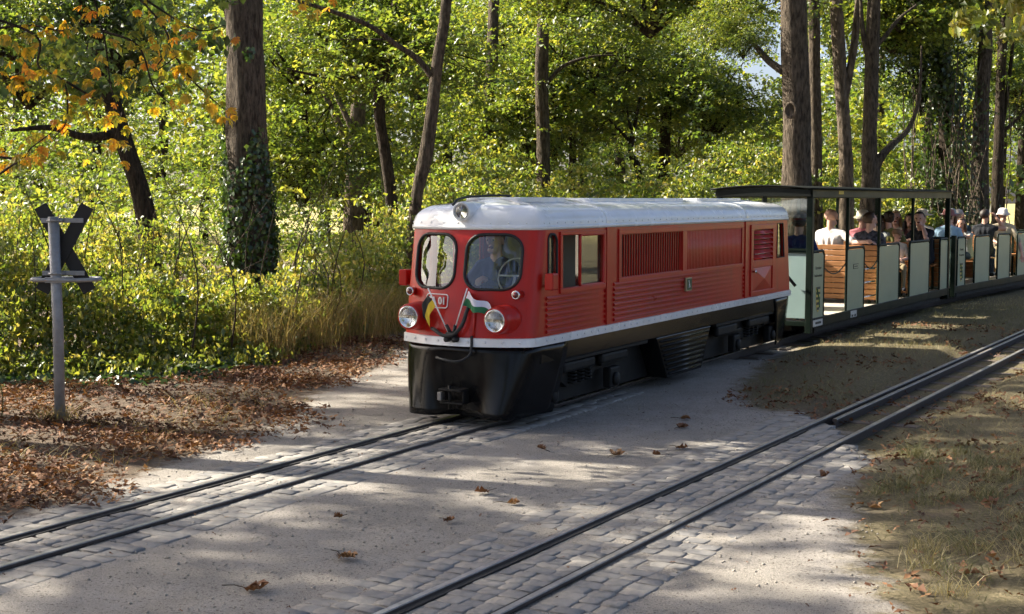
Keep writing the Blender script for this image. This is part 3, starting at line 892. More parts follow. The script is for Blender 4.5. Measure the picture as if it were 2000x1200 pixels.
# underframe
MB().box(0.15, LL-0.15, -0.575, 0.575, 0.49, 0.633).build('valance', 'gloss_black', loco, bev=0.006)
MB().box(0.35, LL-0.35, -0.38, 0.38, 0.10, 0.489).build('underframe', 'sooty_black', loco)  # frame core extended by an added dark box that blocks light beneath
for cx in (1.05, 5.45):
    bg_ = empty('bogie', (cx, 0, 0), 0, loco)
    for sg in (-1, 1):
        MB().prism([(-1.0, 0.40), (-0.9, 0.45), (0.9, 0.45), (1.0, 0.40), (1.0, 0.33), (0.35, 0.30), (0.2, 0.22), (-0.2, 0.22), (-0.35, 0.30), (-1.0, 0.33)], 'y', *sorted((sg*0.40, sg*0.45))).build('side_frame', 'sooty_black', bg_, bev=0.006)
        sp = MB()
        for x in (-0.14, 0.0, 0.14):
            sp.tube([(x + 0.035*math.cos(a), sg*0.47 + 0.035*math.sin(a), 0.24 + a*0.0045) for a in np.linspace(0, 36, 60)], 0.009, 5)
        sp.build('springs', 'sooty_black', bg_, True)
        for x in (-0.60, 0.60):
            ab = MB().box(x - 0.10, x + 0.10, *sorted((sg*0.452, sg*0.53)), 0.13, 0.31).build('axle_box', 'sooty_black', bg_, bev=0.015)
            MB().lathe([(0, 0.06), (sg*0.02, 0.06), (sg*0.03, 0.03)], (x, sg*0.53, 0.205), 'y', 14).build('cover', 'sooty_black', ab, True)
            MB().box(x - 0.22, x + 0.22, *sorted((sg*0.46, sg*0.50)), 0.335, 0.37).build('leaf_spring', 'sooty_black', bg_, bev=0.008)
    for x in (-0.60, 0.60):
        w = MB()
        for sg in (-1, 1):
            w.lathe([(-0.03, 0.05), (-0.03, 0.165), (0.02*0, 0.17), (0.025, 0.172), (0.026, 0.05)] if sg > 0 else [(-0.026, 0.05), (-0.025, 0.172), (0, 0.17), (0.03, 0.165), (0.03, 0.05)], (x, sg*HG, 0.206), 'y', 20)
        w.tube([(x, -HG, 0.206), (x, HG, 0.206)], 0.04, 10)
        w.build('wheelset', 'sooty_black', bg_, True)
tb = MB().prism([(2.46, 0.488), (3.90, 0.488), (3.64, 0.085), (2.74, 0.085)], 'y', -0.575, 0.575).build('equipment_box', 'gloss_black', loco, bev=0.01)
for i in range(8):
    z = 0.445 - i*0.046
    a = 0.28 * (0.488 - z) / 0.40
    for sg in (-1, 1):
        MB().tube([(2.52 + a, sg*0.578, z), (3.84 - a*0.93, sg*0.578, z)], 0.012, 6).build('rib', 'gloss_black', tb, True)
for x0, x1 in ((0.35, 2.3), (4.1, 6.2)):
    MB().box(x0, x1, -0.56, -0.50, 0.455, 0.485).box(x0, x1, 0.50, 0.56, 0.455, 0.485).build('step_board', 'sooty_black', loco, bev=0.006)
for (a, b, z0, z1) in ((0.62, 1.22, 0.36, 0.45), (1.35, 1.9, 0.36, 0.45), (4.2, 4.8, 0.34, 0.45), (5.2, 5.9, 0.36, 0.45)):
    MB().box(a, b, -0.545, -0.475, z0, z1).build('brake_reservoir', 'sooty_black', loco, bev=0.025)

# flags in the holder
def flag(name, label, base, top, rows, mats, bands):
    r_ = empty(name, (0, 0, 0)); r_.parent = None
    Mw = Matrix.Translation((P0[0], P0[1], 0)) @ Matrix.Rotation(math.pi/2 - A1, 4, 'Z')
    r_.matrix_world = Mw
    tag(r_, label, 'flag', 'flags on the locomotive front')
    MB().tube([base, top], 0.0055, 6).build('pole', 'white_print', r_, True)
    n = len(rows); m_ = len(rows[0])
    P = np.array(rows)
    f = [(i*m_+j, i*m_+j+1, (i+1)*m_+j+1, (i+1)*m_+j) for i in range(n-1) for j in range(m_-1)]
    me = mesh_from('cloth', P.reshape(-1, 3), f, mats, True)
    me.polygons.foreach_set('material_index', [bands(i) for i in range(n-1) for j in range(m_-1)])
    o = bpy.data.objects.new('cloth', me); link(o, r_)
    md = o.modifiers.new('s', 'SOLIDIFY'); md.thickness = 0.0015
    sb = o.modifiers.new('ss', 'SUBSURF'); sb.levels = 1; sb.render_levels = 1
b1, tp1 = np.array((-0.235, 0.03, 0.745)), np.array((-0.225, 0.215, 1.075))
rows = []
for i, a in enumerate(np.linspace(0.60, 0.98, 7)):
    p = b1 + (tp1 - b1) * a
    rows.append([p + np.array((0.012*math.sin(j*1.9 + i), 0.062*(1 - 0.75*(j/6.0))*(j/6.0)*3, -0.030*j - 0.006*i)) for j in range(7)])
flag('flag', 'small black and yellow flag hanging limp on the locomotive front', b1, tp1, rows, ['flag_yellow', 'flag_black'], lambda i: 0 if i < 3 else 1)
b2, tp2 = np.array((-0.235, -0.03, 0.77)), np.array((-0.225, -0.135, 1.085))
rows = []
for i, a in enumerate(np.linspace(0.55, 0.92, 9)):
    p = b2 + (tp2 - b2) * a
    rows.append([p + np.array((0.035*math.sin(j*0.9 + i*0.25), -0.026*j, (-0.011*j*a*1.25 + 0.012*math.sin(j*1.1 + 0.6)))) for j in range(10)])
flag('flag', 'small white and green flag blowing out on the locomotive front', b2, tp2, rows, ['flag_green', 'flag_white'], lambda i: 0 if i < 4 else 1)
# ------------------------------------------------------------------ passenger carriages
pmat('car_green', (0.008, 0.015, 0.011), 0.4, coat=0.0, spec=0.12, var=0.25, scale=4, bump=0.06, bscale=20, dirt=(0.012, 0.016, 0.011), dirt_amt=0.5)
pmat('panel_sage', (0.325, 0.365, 0.245), 0.42, coat=0.05, spec=0.3, var=0.06, scale=2.2, bump=0.04, bscale=12, dirt=(0.26, 0.29, 0.20), dirt_amt=0.5)
pmat('panel_blue', (0.30, 0.42, 0.40), 0.38, var=0.06, scale=2.2)
pmat('bench_wood', (0.38, 0.17, 0.062), 0.5, var=0.2, scale=7, bump=0.12, bscale=40, dirt=(0.32, 0.13, 0.05), dirt_amt=0.5)
pmat('car_floor', (0.42, 0.38, 0.33), 0.75, var=0.12, scale=5, bump=0.1)
pmat('roof_dark', (0.008, 0.010, 0.009), 0.6, spec=0.12, var=0.2, scale=3)
pmat('crest_gold', (0.55, 0.45, 0.12), 0.45, var=0.1, scale=30)
pmat('plate_white', (0.55, 0.55, 0.53), 0.5, var=0.1, scale=25, dirt=(0.25, 0.24, 0.22), dirt_amt=0.6)
pmat('sign_yellow', (0.60, 0.45, 0.05), 0.5, var=0.1)
pmat('crest_green', (0.05, 0.16, 0.05), 0.45, var=0.1)

def car_frame(s0, L):
    a, _ = track1(s0); b, _ = track1(s0 + L)
    d = (b - a) / np.linalg.norm(b - a)
    return a, math.atan2(d[1], d[0])
CARS = []
SLAT = {}
def carriage(label, s0, L, panels, roofed, benches, crest=True, front_post=True):
    a, rz = car_frame(s0, L)
    root = empty('passenger_carriage', (a[0], a[1], 0), rz)
    tag(root, label, 'carriage', 'carriages of the park train')
    CARS.append(root)
    W = 0.60
    MB().box(0, L, -W, W, 0.20, 0.262).build('floor_frame', 'car_green', root, bev=0.006)
    MB().box(0.05, L - 0.05, -W + 0.02, W - 0.02, 0.2625, 0.272).build('floor', 'car_floor', root)
    for sg in (-1, 1):
        MB().box(0.0, L, *sorted((sg*(W + 0.001), sg*(W + 0.02))), 0.185, 0.30).build('side_sill', 'car_green', root, bev=0.005)
        MB().box(0.3, L - 0.3, *sorted((sg*0.52, sg*0.56)), 0.10, 0.184).build('truss_beam', 'sooty_black', root)
    MB().box(0.2, L-0.2, -0.3, 0.3, 0.12, 0.198).build('underframe', 'sooty_black', root)
    for cx in (1.1, L - 1.1):
        b = empty('bogie', (cx, 0, 0), 0, root)
        for x in (-0.3, 0.3):
            w = MB()
            for sg in (-1, 1): w.lathe([(-0.025, 0.04), (-0.025, 0.10), (0.025, 0.105), (0.026, 0.04)], (x, sg*HG, 0.135), 'y', 20)
            w.tube([(x, -HG, 0.135), (x, HG, 0.135)], 0.03, 8)
            w.build('wheelset', 'sooty_black', b, True)
        for sg in (-1, 1): MB().box(-0.48, 0.48, *sorted((sg*0.30, sg*0.34)), 0.08, 0.16).build('side_frame', 'sooty_black', b, bev=0.01)
    # side panels with dark frames
    first = None
    for sg in (-1, 1):
        for i, (x0, x1) in enumerate(panels):
            y = sg * W
            ol = rrect(x0, x1, 0.285, 1.125, (0.008, 0.008, 0.06, 0.06), 4)
            p = MB().prism(rrect(x0 + 0.02, x1 - 0.02, 0.30, 1.10, (0.004, 0.004, 0.05, 0.05), 4), 'y', *sorted((y - sg*0.006, y + sg*0.006))).build('side_panel', 'panel_sage', root)
            MB().tube([(u, y, z) for u, z in ol], 0.017, 8, closed=True).build('panel_frame', 'car_green', p, True)
            if sg < 0 and i == 0: first = p
    def lettering(txt, x, z, size, mat='dark_print', par=None, bold=0.0):
        M = Matrix.Translation((x, -W - 0.0075, z)) @ Matrix.Rotation(math.pi/2, 4, 'X')
        return text_obj('lettering', txt, size, mat, par or first, M, bold=bold, extrude=0.0008)
    if crest:
        xc = (panels[0][0] + panels[0][1]) / 2 + 0.005
        lettering('Dresdner', xc, 0.915, 0.058); lettering('Parkeisenbahn', xc, 0.82, 0.050)
        sh = [(xc + 0.075*sx, 0.68 - 0.32*t) for sx, t in ((-1, 0), (1, 0), (1, 0.45), (0.92, 0.68), (0.62, 0.88), (0, 1), (-0.62, 0.88), (-0.92, 0.68), (-1, 0.45))]
        c = MB().prism(sh[::-1], 'y', -W - 0.010, -W - 0.0065).build('crest', 'crest_gold', first)
        for k in range(5):
            z0, z1 = 0.68 - k*0.064, 0.68 - k*0.064 - 0.032
            hw = 0.073 * (1.0 if k < 3 else (0.90 if k == 3 else 0.55))
            MB().box(xc - hw, xc + hw, -W - 0.0125, -W - 0.0102, z1, z0).build('stripe', 'dark_print', c)
        MB().tube(cat_rom([(xc - 0.06, -W - 0.013, 0.66), (xc + 0.02, -W - 0.013, 0.54), (xc + 0.045, -W - 0.013, 0.42)], 4), 0.009, 5).build('diagonal', 'crest_green', c, True)
    # end walls
    for x, m_ in ((0.02, 'panel_blue'), (L - 0.02, 'panel_sage')):
        e = MB().box(x - 0.008, x + 0.008, -W + 0.06, W - 0.06, 0.30, 1.10).build('end_wall', m_, root)
        MB().tube([(x, -W + 0.05, 0.28), (x, -W + 0.05, 1.12), (x, W - 0.05, 1.12), (x, W - 0.05, 0.28)], 0.022, 8).build('end_frame', 'car_green', e, True)
    if front_post:
        for sg in (-1, 1):
            MB().box(-0.035, 0.045, *sorted((sg*(W - 0.05), sg*(W + 0.024))), 0.12, 1.80 if roofed else 1.16).build('corner_post', 'car_green', root, bev=0.006)
            MB().box(L - 0.045, L + 0.035, *sorted((sg*(W - 0.05), sg*(W + 0.024))), 0.12, 1.80 if roofed else 1.16).build('corner_post', 'car_green', root, bev=0.006)
    if roofed:
        for sg in (-1, 1):
            for x in (1.52, 2.98, 4.78):
                MB().box(x - 0.022, x + 0.022, *sorted((sg*(W - 0.035), sg*(W + 0.005))), 0.30, 1.80).build('post', 'car_green', root, bev=0.004)
            MB().box(-0.05, L + 0.05, *sorted((sg*(W - 0.03), sg*(W + 0.03))), 1.785, 1.90).build('roof_beam', 'car_green', root, bev=0.005)
        # shallow arched roof
        rows = []
        for x in (-0.12, L + 0.10):
            rows.append([(x, y, 1.880 + 0.045 * (1 - (y / 0.68) ** 2)) for y in np.linspace(-0.68, 0.68, 15)])
        MB().grid(rows).build('roof', 'roof_dark', root, True, solid=0.018)
        for x in (-0.10, L + 0.08):
            rows = [[(x + dx, y, (1.80 if k == 0 else 1.862 + 0.045 * (1 - (y / 0.68) ** 2))) for y in np.linspace(-0.62, 0.62, 13)] for dx, k in ((0, 0), (0, 1), (0.03, 1), (0.03, 0))]
            MB().grid(rows).build('roof_end', 'roof_dark', root)
        for x in (1.5, 2.96, 4.76, 6.2):
            MB().tube([(x, y, 1.862 + 0.045 * (1 - (y / 0.68) ** 2)) for y in np.linspace(-0.6, 0.6, 9)], 0.014, 6).build('roof_bow', 'car_green', root, True)
        MB().box(0.97, 1.17, -W - 0.034, -W - 0.0305, 1.83, 1.872).build('notice', 'sign_yellow', root)
        ws = MB().box(0.01, 0.016, -W + 0.06, W - 0.06, 1.16, 1.78).build('windscreen', 'glass', root)
        MB().box(-0.005, 0.03, -0.02, 0.02, 1.15, 1.80).box(-0.006, 0.031, -W + 0.05, W - 0.05, 1.135, 1.16).build('windscreen_bar', 'car_green', ws)
        pq = MB().box(1.73, 1.95, -W - 0.0105, -W - 0.0065, 0.84, 0.905).build('plaque', 'dark_print', root)
        MB().box(1.738, 1.942, -W - 0.0125, -W - 0.0103, 0.848, 0.897).build('plaque_field', 'panel_sage', pq)
        MB().box(1.765, 1.915, -W - 0.0137, -W - 0.0122, 0.866, 0.879).build('plaque_line', 'dark_print', pq)
        pt = MB().box(0.06, 0.42, -W - 0.026, -W - 0.0205, 0.195, 0.275).build('number_sign', 'plate_white', root)
        MB().box(0.14, 0.36, -W - 0.0285, -W - 0.0258, 0.222, 0.250).build('sign_line', 'dark_print', pt)
        pt = MB().box(1.60, 1.86, -W - 0.026, -W - 0.0205, 0.198, 0.285).build('axle_sign', 'plate_white', root)
        MB().box(1.635, 1.70, -W - 0.0285, -W - 0.0258, 0.205, 0.235).box(1.755, 1.82, -W - 0.0285, -W - 0.0258, 0.205, 0.235).build('sign_squares', 'dark_print', pt)
        for (xa, xb) in ((0.52, 1.43), (2.24, 2.90)):
            for z in (0.92, ):
                ch = MB().tube([(xa + (xb - xa)*t, -W + 0.01, z - 0.11*math.sin(math.pi*t)) for t in np.linspace(0, 1, 10)], 0.008, 6).build('door_chain', 'car_green', root, True)
        MB().tube([(2.86, -W + 0.03, 0.42), (2.62, -W + 0.16, 0.40)], 0.012, 6).tube([(2.86, -W + 0.03, 0.62), (2.60, -W + 0.16, 0.60)], 0.012, 6).tube([(2.86, -W + 0.03, 0.80), (2.62, -W + 0.16, 0.79)], 0.012, 6).build('folding_step', 'chrome', root, True)
    # wooden benches
    for (bx, facing) in benches:
        b = empty('bench', (bx, 0, 0), 0 if facing > 0 else math.pi, root)
        key = 'back'
        if key not in SLAT:
            mb = MB().box(-0.012, 0.012, -0.52, 0.52, -0.0355, 0.0355); SLAT['back'] = mesh_from('slat', mb.v, mb.f, ['bench_wood'])
            mb = MB().box(-0.033, 0.033, -0.52, 0.52, -0.011, 0.011); SLAT['seat'] = mesh_from('slat', mb.v, mb.f, ['bench_wood'])
        for i in range(10):
            o = bpy.data.objects.new('slat', SLAT['back']); link(o, b); o.location = (0.0, 0, 0.365 + i*0.079)
            md = o.modifiers.new('bevel', 'BEVEL'); md.width = 0.008; md.segments = 2
        for i in range(5):
            o = bpy.data.objects.new('slat', SLAT['seat']); link(o, b); o.location = (0.07 + i*0.075, 0, 0.70 - 0.004*i)
            md = o.modifiers.new('bevel', 'BEVEL'); md.width = 0.006
        for y in (-0.40, 0.40):
            MB().box(0.013, 0.035, y - 0.02, y + 0.02, 0.272, 1.10).box(0.0355, 0.40, y - 0.02, y + 0.02, 0.66, 0.688).box(0.36, 0.39, y - 0.02, y + 0.02, 0.272, 0.6595).build('bench_frame', 'car_green', b)
    return root
car1 = carriage('roofed open carriage with pale green door panels right behind the locomotive', LOCO_U + 7.3, 7.0,
                [(0.05, 0.50), (1.45, 2.22), (2.92, 3.98), (4.58, 5.75), (6.45, 6.97)], True, [(0.10, 1), (3.18, 1), (4.84, -1), (4.90, 1), (6.85, -1)])
car2 = carriage('open carriage without a roof, at the right edge of the photograph', LOCO_U + 14.75, 7.0,
                [(0.16, 0.62), (1.20, 2.15), (2.70, 3.55), (4.10, 5.20), (6.2, 6.9)], False, [(0.25, 1), (2.30, -1), (2.45, 1), (4.6, -1), (4.75, 1)])
MB().tube([(-0.75, 0, 0.26), (0.1, 0, 0.24)], 0.03, 8).tube(cat_rom([(-0.72, -0.2, 0.78), (-0.45, -0.22, 0.92), (-0.1, -0.3, 0.85), (-0.02, -0.42, 0.70)], 6), 0.02, 8).build('coupling', 'sooty_black', car1, True)
# ------------------------------------------------------------------ seated people
pmat('skin_pale', (0.58, 0.34, 0.26), 0.5, var=0.08, scale=12)
pmat('skin_tan', (0.46, 0.25, 0.17), 0.5, var=0.08, scale=12)
pmat('eye_dark', (0.03, 0.02, 0.02), 0.3, var=0.1)
pmat('hair_dark', (0.025, 0.016, 0.012), 0.5, var=0.3, scale=60, bump=0.5, bscale=120)
pmat('hair_brown', (0.07, 0.038, 0.02), 0.5, var=0.3, scale=60, bump=0.5, bscale=120)
pmat('hair_blond', (0.38, 0.25, 0.11), 0.5, var=0.2, scale=60, bump=0.5, bscale=120)
pmat('hair_grey', (0.30, 0.28, 0.26), 0.5, var=0.2, scale=60, bump=0.5, bscale=120)
def cloth(name, c, var=0.1, scale=8): return pmat(name, c, 0.85, var=var, scale=scale, bump=0.4, bscale=22, spec=0.2)
cloth('c_navy', (0.012, 0.022, 0.09)); cloth('c_white', (0.66, 0.62, 0.60)); cloth('c_floral', (0.06, 0.06, 0.075), 0.9, 22)
cloth('c_olive', (0.16, 0.15, 0.05)); cloth('c_black', (0.015, 0.017, 0.022)); cloth('c_teal', (0.02, 0.05, 0.08)); cloth('c_beige', (0.42, 0.36, 0.26))
cloth('c_lightblue', (0.30, 0.45, 0.58)); cloth('c_grey', (0.30, 0.31, 0.30)); cloth('c_denim', (0.04, 0.06, 0.11)); cloth('c_khaki', (0.25, 0.20, 0.12))
cloth('c_cream', (0.62, 0.56, 0.46)); cloth('c_rose', (0.45, 0.16, 0.18)); cloth('c_capbrown', (0.24, 0.15, 0.09)); cloth('c_red', (0.5, 0.03, 0.03)); cloth('c_greyred', (0.28, 0.12, 0.11))

def capsule(a, b, ra, rb, n=10):
    a, b = np.array(a, float), np.array(b, float)
    d = b - a; L = np.linalg.norm(d)
    d = d / L if L > 1e-6 else np.array([0, 0, 1.])
    u = np.cross(d, [0, 0, 1.] if abs(d[2]) < 0.9 else [1., 0, 0]); u /= np.linalg.norm(u); w = np.cross(d, u)
    rows = []
    for t in (-85, -50, -20, 0): rows.append((a + d * ra * math.sin(R(t)), ra * math.cos(R(t))))
    for t in (0, 20, 50, 85): rows.append((b + d * rb * math.sin(R(t)), rb * math.cos(R(t))))
    v = [c + r_ * (u * math.cos(2*math.pi*k/n) + w * math.sin(2*math.pi*k/n)) for c, r_ in rows for k in range(n)]
    f = [(i*n+k, i*n+(k+1) % n, (i+1)*n+(k+1) % n, (i+1)*n+k) for i in range(7) for k in range(n)]
    f += [tuple(range(n))[::-1], tuple(range(7*n, 8*n))]
    return v, f

def hand_caps(wr, dirv, palm_n, curl, sg):
    """palm, four fingers of unequal length bent at the knuckles, thumb from the side of the palm"""
    d = np.array(dirv, float); d /= np.linalg.norm(d)
    pn = np.array(palm_n, float); pn -= d * (pn @ d); pn /= np.linalg.norm(pn)
    s = np.cross(d, pn) * sg
    out = [(wr, wr + d*0.045, 0.027, 0.034), (wr + d*0.04 + s*0.018, wr + d*0.075 + s*0.022, 0.020, 0.018), (wr + d*0.04 - s*0.018, wr + d*0.07 - s*0.022, 0.020, 0.017)]
    for i, (o, L) in enumerate(((0.030, 0.068), (0.011, 0.078), (-0.010, 0.072), (-0.030, 0.058))):
        b = wr + d*0.082 + s*o
        d1 = d*math.cos(curl) + pn*math.sin(curl); d2 = d*math.cos(curl*2) + pn*math.sin(curl*2)
        out += [(b, b + d1*L*0.5, 0.0095, 0.009), (b + d1*L*0.5, b + d1*L*0.5 + d2*L*0.5, 0.009, 0.0075)]
    b = wr + d*0.03 + s*0.030
    e = b + d*0.030 + s*0.026 + pn*0.012
    out += [(b, e, 0.013, 0.011), (e, e + d*0.030 + s*0.006 + pn*0.008, 0.011, 0.008)]
    return out

def person(label, parent_car, pos, face, shirt, sleeve=0.5, trousers='c_denim', skin='skin_pale', hair=None, hat=None, arms=None, scale=1.0, lean=0.0, side=0.0, yaw=0.0, nod=0.0, beard=False, group='passengers on the train', root_m=None):
    """face: heading of the chest in the carriage's frame; lean forwards, side to the person's right"""
    root = empty('person')
    base = (parent_car.matrix_world if root_m is None else root_m) @ Matrix.Translation((pos[0], pos[1], pos[2])) @ Matrix.Rotation(face - math.pi/2, 4, 'Z') @ Matrix.Scale(scale, 4)
    tag(root, label, 'person', group)
    caps = []                                                     # (a, b, ra, rb, material)
    def tilt(p):
        x, y, z = p
        return np.array((x + side*z, y + lean*z, z*math.sqrt(max(0.2, 1 - lean*lean*0.6))))
    C = lambda a, b, ra, rb, m: caps.append((np.array(a, float), np.array(b, float), ra, rb, m))
    pel, mid, chest, nb = tilt((0, 0, 0.10)), tilt((0, -0.01, 0.28)), tilt((0, -0.01, 0.44)), tilt((0, 0.0, 0.57))
    C(pel, mid, 0.12, 0.108, shirt); C(mid, chest, 0.108, 0.112, shirt); C(chest, nb + (0, 0, -0.05), 0.11, 0.07, shirt)
    for sx in (-1, 1):
        o = np.array((sx*0.07, 0, 0))
        C(pel + o, mid + o*0.8, 0.115, 0.105, shirt); C(mid + o*0.8, chest + o*1.1, 0.105, 0.108, shirt)
        sh = tilt((sx*0.165, 0.0, 0.515))
        C(chest + o, sh, 0.10, 0.062, shirt); C(nb, sh, 0.055, 0.06, shirt)
        hip, kn, an = np.array((sx*0.085, 0.02, 0.075)), np.array((sx*0.105, 0.42, 0.09)), np.array((sx*0.10, 0.43, -0.33))
        C(hip, kn, 0.085, 0.060, trousers); C(kn, (kn + an)/2, 0.058, 0.050, trousers); C((kn + an)/2, an, 0.048, 0.038, trousers)
        C(an + (0, -0.02, -0.05), an + (0, 0.15, -0.06), 0.04, 0.036, 'c_black')
        if arms and arms.get('R' if sx > 0 else 'L'):
            el, wr, hd = [np.array(q, float) for q in arms['R' if sx > 0 else 'L'][:3]]
            curl = arms['R' if sx > 0 else 'L'][3] if len(arms['R' if sx > 0 else 'L']) > 3 else 0.35
        else:
            el, wr, hd, curl = tilt((sx*0.25, 0.03, 0.28)), np.array((sx*0.14, 0.27, 0.19)), np.array((-sx*0.2, 1.0, -0.25)), 0.3
        cut = sh + (el - sh) * min(1, sleeve*1.7)
        C(sh, cut, 0.060, 0.052, shirt)
        if sleeve < 0.58: C(cut, el, 0.044, 0.040, skin)
        lo = shirt if sleeve > 0.9 else skin
        C(el, (el + wr)/2, 0.041, 0.036, lo); C((el + wr)/2, wr, 0.035, 0.026, lo)
        up = np.array((0, 0, 1.)) if abs(hd[2]) < 0.8 * np.linalg.norm(hd) else np.array((0, -1., 0))
        for (a, b, ra, rb) in hand_caps(wr, hd, -up, curl, -sx if True else sx): C(a, b, ra, rb, skin)
    # head
    hc = tilt((0, 0.015, 0.745)) + np.array((0, 0.02 + 0.05*lean, 0))
    C(nb + (0, 0, -0.02), hc + (0, -0.02, -0.06), 0.056, 0.052, skin)
    HR = Matrix.Rotation(yaw, 3, 'Z') @ Matrix.Rotation(-nod, 3, 'X')
    def hp(x, y, z): return hc + np.array(HR @ Vector((x, y, z)))
    C(hp(0, -0.022, 0.035), hp(0, 0.012, 0.03), 0.082, 0.080, skin)
    C(hp(0, 0.0, 0.0), hp(0, 0.028, -0.065), 0.075, 0.048, skin)
    C(hp(-0.02, 0.050, -0.080), hp(0.02, 0.050, -0.080), 0.030, 0.030, 'hair_brown' if beard else skin)
    C(hp(0, 0.090, 0.012), hp(0, 0.106, -0.022), 0.011, 0.015, skin)
    for sx in (-1, 1):
        C(hp(sx*0.080, -0.005, 0.012), hp(sx*0.082, -0.008, -0.022), 0.014, 0.012, skin)
        C(hp(sx*0.030, 0.083, 0.012), hp(sx*0.036, 0.081, 0.012), 0.0085, 0.0085, 'eye_dark')
        C(hp(sx*0.018, 0.085, 0.034), hp(sx*0.046, 0.077, 0.034), 0.009, 0.008, skin)
    C(hp(-0.020, 0.083, -0.052), hp(0.020, 0.083, -0.052), 0.008, 0.008, 'lamp_red')
    mb = MB()
    for a, b, ra, rb, m in caps: mb.add(*capsule(a, b, ra, rb))
    names = []
    for c in caps:
        if c[4] not in names: names.append(c[4])
    tmp = mb.build('body_tmp', names)
    md = tmp.modifiers.new('r', 'REMESH'); md.mode = 'VOXEL'; md.voxel_size = 0.0095; md.use_smooth_shade = True
    md = tmp.modifiers.new('sm', 'SMOOTH'); md.iterations = 3; md.factor = 0.5
    md = tmp.modifiers.new('d', 'DECIMATE'); md.ratio = 0.42
    me = evaluated_mesh(tmp); bpy.data.objects.remove(tmp)
    me.name = 'body'; me.materials.clear()
    for n_ in names: me.materials.append(MATS[n_])
    pc = np.empty(len(me.polygons)*3); me.polygons.foreach_get('center', pc); pc = pc.reshape(-1, 3)
    best = np.full(len(pc), 1e9); mi = np.zeros(len(pc), np.int32)
    for a, b, ra, rb, m in caps:
        e = b - a; t = np.clip(((pc - a) @ e) / max(e @ e, 1e-9), 0, 1)
        dd = np.linalg.norm(pc - a - t[:, None]*e, axis=1) - (ra + (rb - ra)*t)
        if m in ('eye_dark', 'lamp_red'): dd = dd + 0.001
        u_ = dd < best; best[u_] = dd[u_]; mi[u_] = names.index(m)
    me.polygons.foreach_set('material_index', mi)
    me.polygons.foreach_set('use_smooth', np.ones(len(pc), bool))
    o = bpy.data.objects.new('body', me); link(o, root)
    # hair as a shell over the skull
    def shell(name, mat, rx, ry, rz, keep, parent, dz=0.03, dy=-0.008, n=22, rough=0.006):
        v, f, idx = [], [], {}
        for i in range(n//2 + 1):
            th = math.pi * i / (n//2)
            for k in range(n):
                ph = 2*math.pi*k/n
                p = np.array((math.sin(th)*math.cos(ph), math.sin(th)*math.sin(ph), math.cos(th)))
                r_ = 1 + rough*20*nz(p[0]*3 + pos[0]*7, p[1]*3, p[2]*3 + pos[1]*5)*0.5
                v.append((p, hp(*(p*np.array((rx, ry, rz))*r_ + np.array((0, dy, dz))))))
        for i in range(n//2):
            for k in range(n):
                q = (i*n+k, i*n+(k+1) % n, (i+1)*n+(k+1) % n, (i+1)*n+k)
                if all(keep(*v[j][0]) for j in q): f.append(q)
        b = MB().add([p[1] for p in v], f).build(name, mat, parent, True, solid=-0.010)
        return b
    if hair:
        style, hm = hair
        def keep(x, y, z):
            if style == 'fringe': return (y < 0.25 and z < 0.35 and z > -0.5)          # bald crown, hair round the sides
            if y > 0.45: return z > 0.42
            if y > 0.05: return z > -0.05 or (style in ('long',) and abs(x) > 0.7)
            return z > (-0.75 if style == 'short' else -0.95)
        hb = shell('hair', hm, 0.089, 0.106, 0.100, keep, root)
        if style == 'long':
            mb = MB()
            for k in range(9):
                a = math.pi + math.pi * k / 8
                p0 = hp(0.078*math.cos(a), 0.075*math.sin(a), 0.0); p1 = hp(0.092*math.cos(a), 0.085*math.sin(a) - 0.01, -0.12); p2 = p1 + np.array((0.0, -0.01, -0.12))
                mb.tube(cat_rom([p0, p1, p2], 3), [0.03]*4 + [0.024, 0.016, 0.006], 7)
            mb.build('hair_lengths', hm, hb, True)
        if style == 'bun':
            mb = MB(); mb.add(*capsule(hp(0, -0.115, 0.055), hp(0, -0.13, 0.06), 0.04, 0.038)); mb.build('bun', hm, hb, True)
    if hat:
        style, hm = hat
        pr = [(0.035, 0.100), (0.070, 0.098), (0.105, 0.086), (0.125, 0.055), (0.130, 0.004)]
        mb = MB()
        n = 24
        v, f = [], []
        brim = {'sun': 0.175, 'bucket': 0.150, 'wide': 0.205, 'cap': 0.104}[style]
        prof = [(0.018 if style != 'bucket' else -0.005, brim), (0.040, 0.101)] + pr[1:]
        for d, r_ in prof:
            for k in range(n):
                a = 2*math.pi*k/n
                wob = 0.012*math.sin(3*a + pos[0]*9) if (r_ > 0.12) else 0
                v.append(hp(r_*0.92*math.cos(a), r_*1.10*math.sin(a) - 0.008, d + 0.020 + wob))
        for i in range(len(prof)-1):
            for k in range(n): f.append((i*n+k, i*n+(k+1) % n, (i+1)*n+(k+1) % n, (i+1)*n+k))
        f.append(tuple(range((len(prof)-1)*n, len(prof)*n)))
        mb.add(v, f)
        if style == 'cap':
            vis = [[hp(x, 0.095 + 0.085*t*math.sqrt(max(0, 1 - (x/0.085)**2)) , 0.045 - 0.02*t - 1.2*x*x) for x in np.linspace(-0.08, 0.08, 9)] for t in (0, 0.5, 1)]
            mb.grid(vis)
        mb.build('hat', hm, root, True, solid=0.004)
    for ch in root.children: pass
    root.matrix_world = base
    root['person_height'] = 0
    del root['person_height']
    return root
bpy.context.view_layer.update()
PI = math.pi
SZ = 0.715
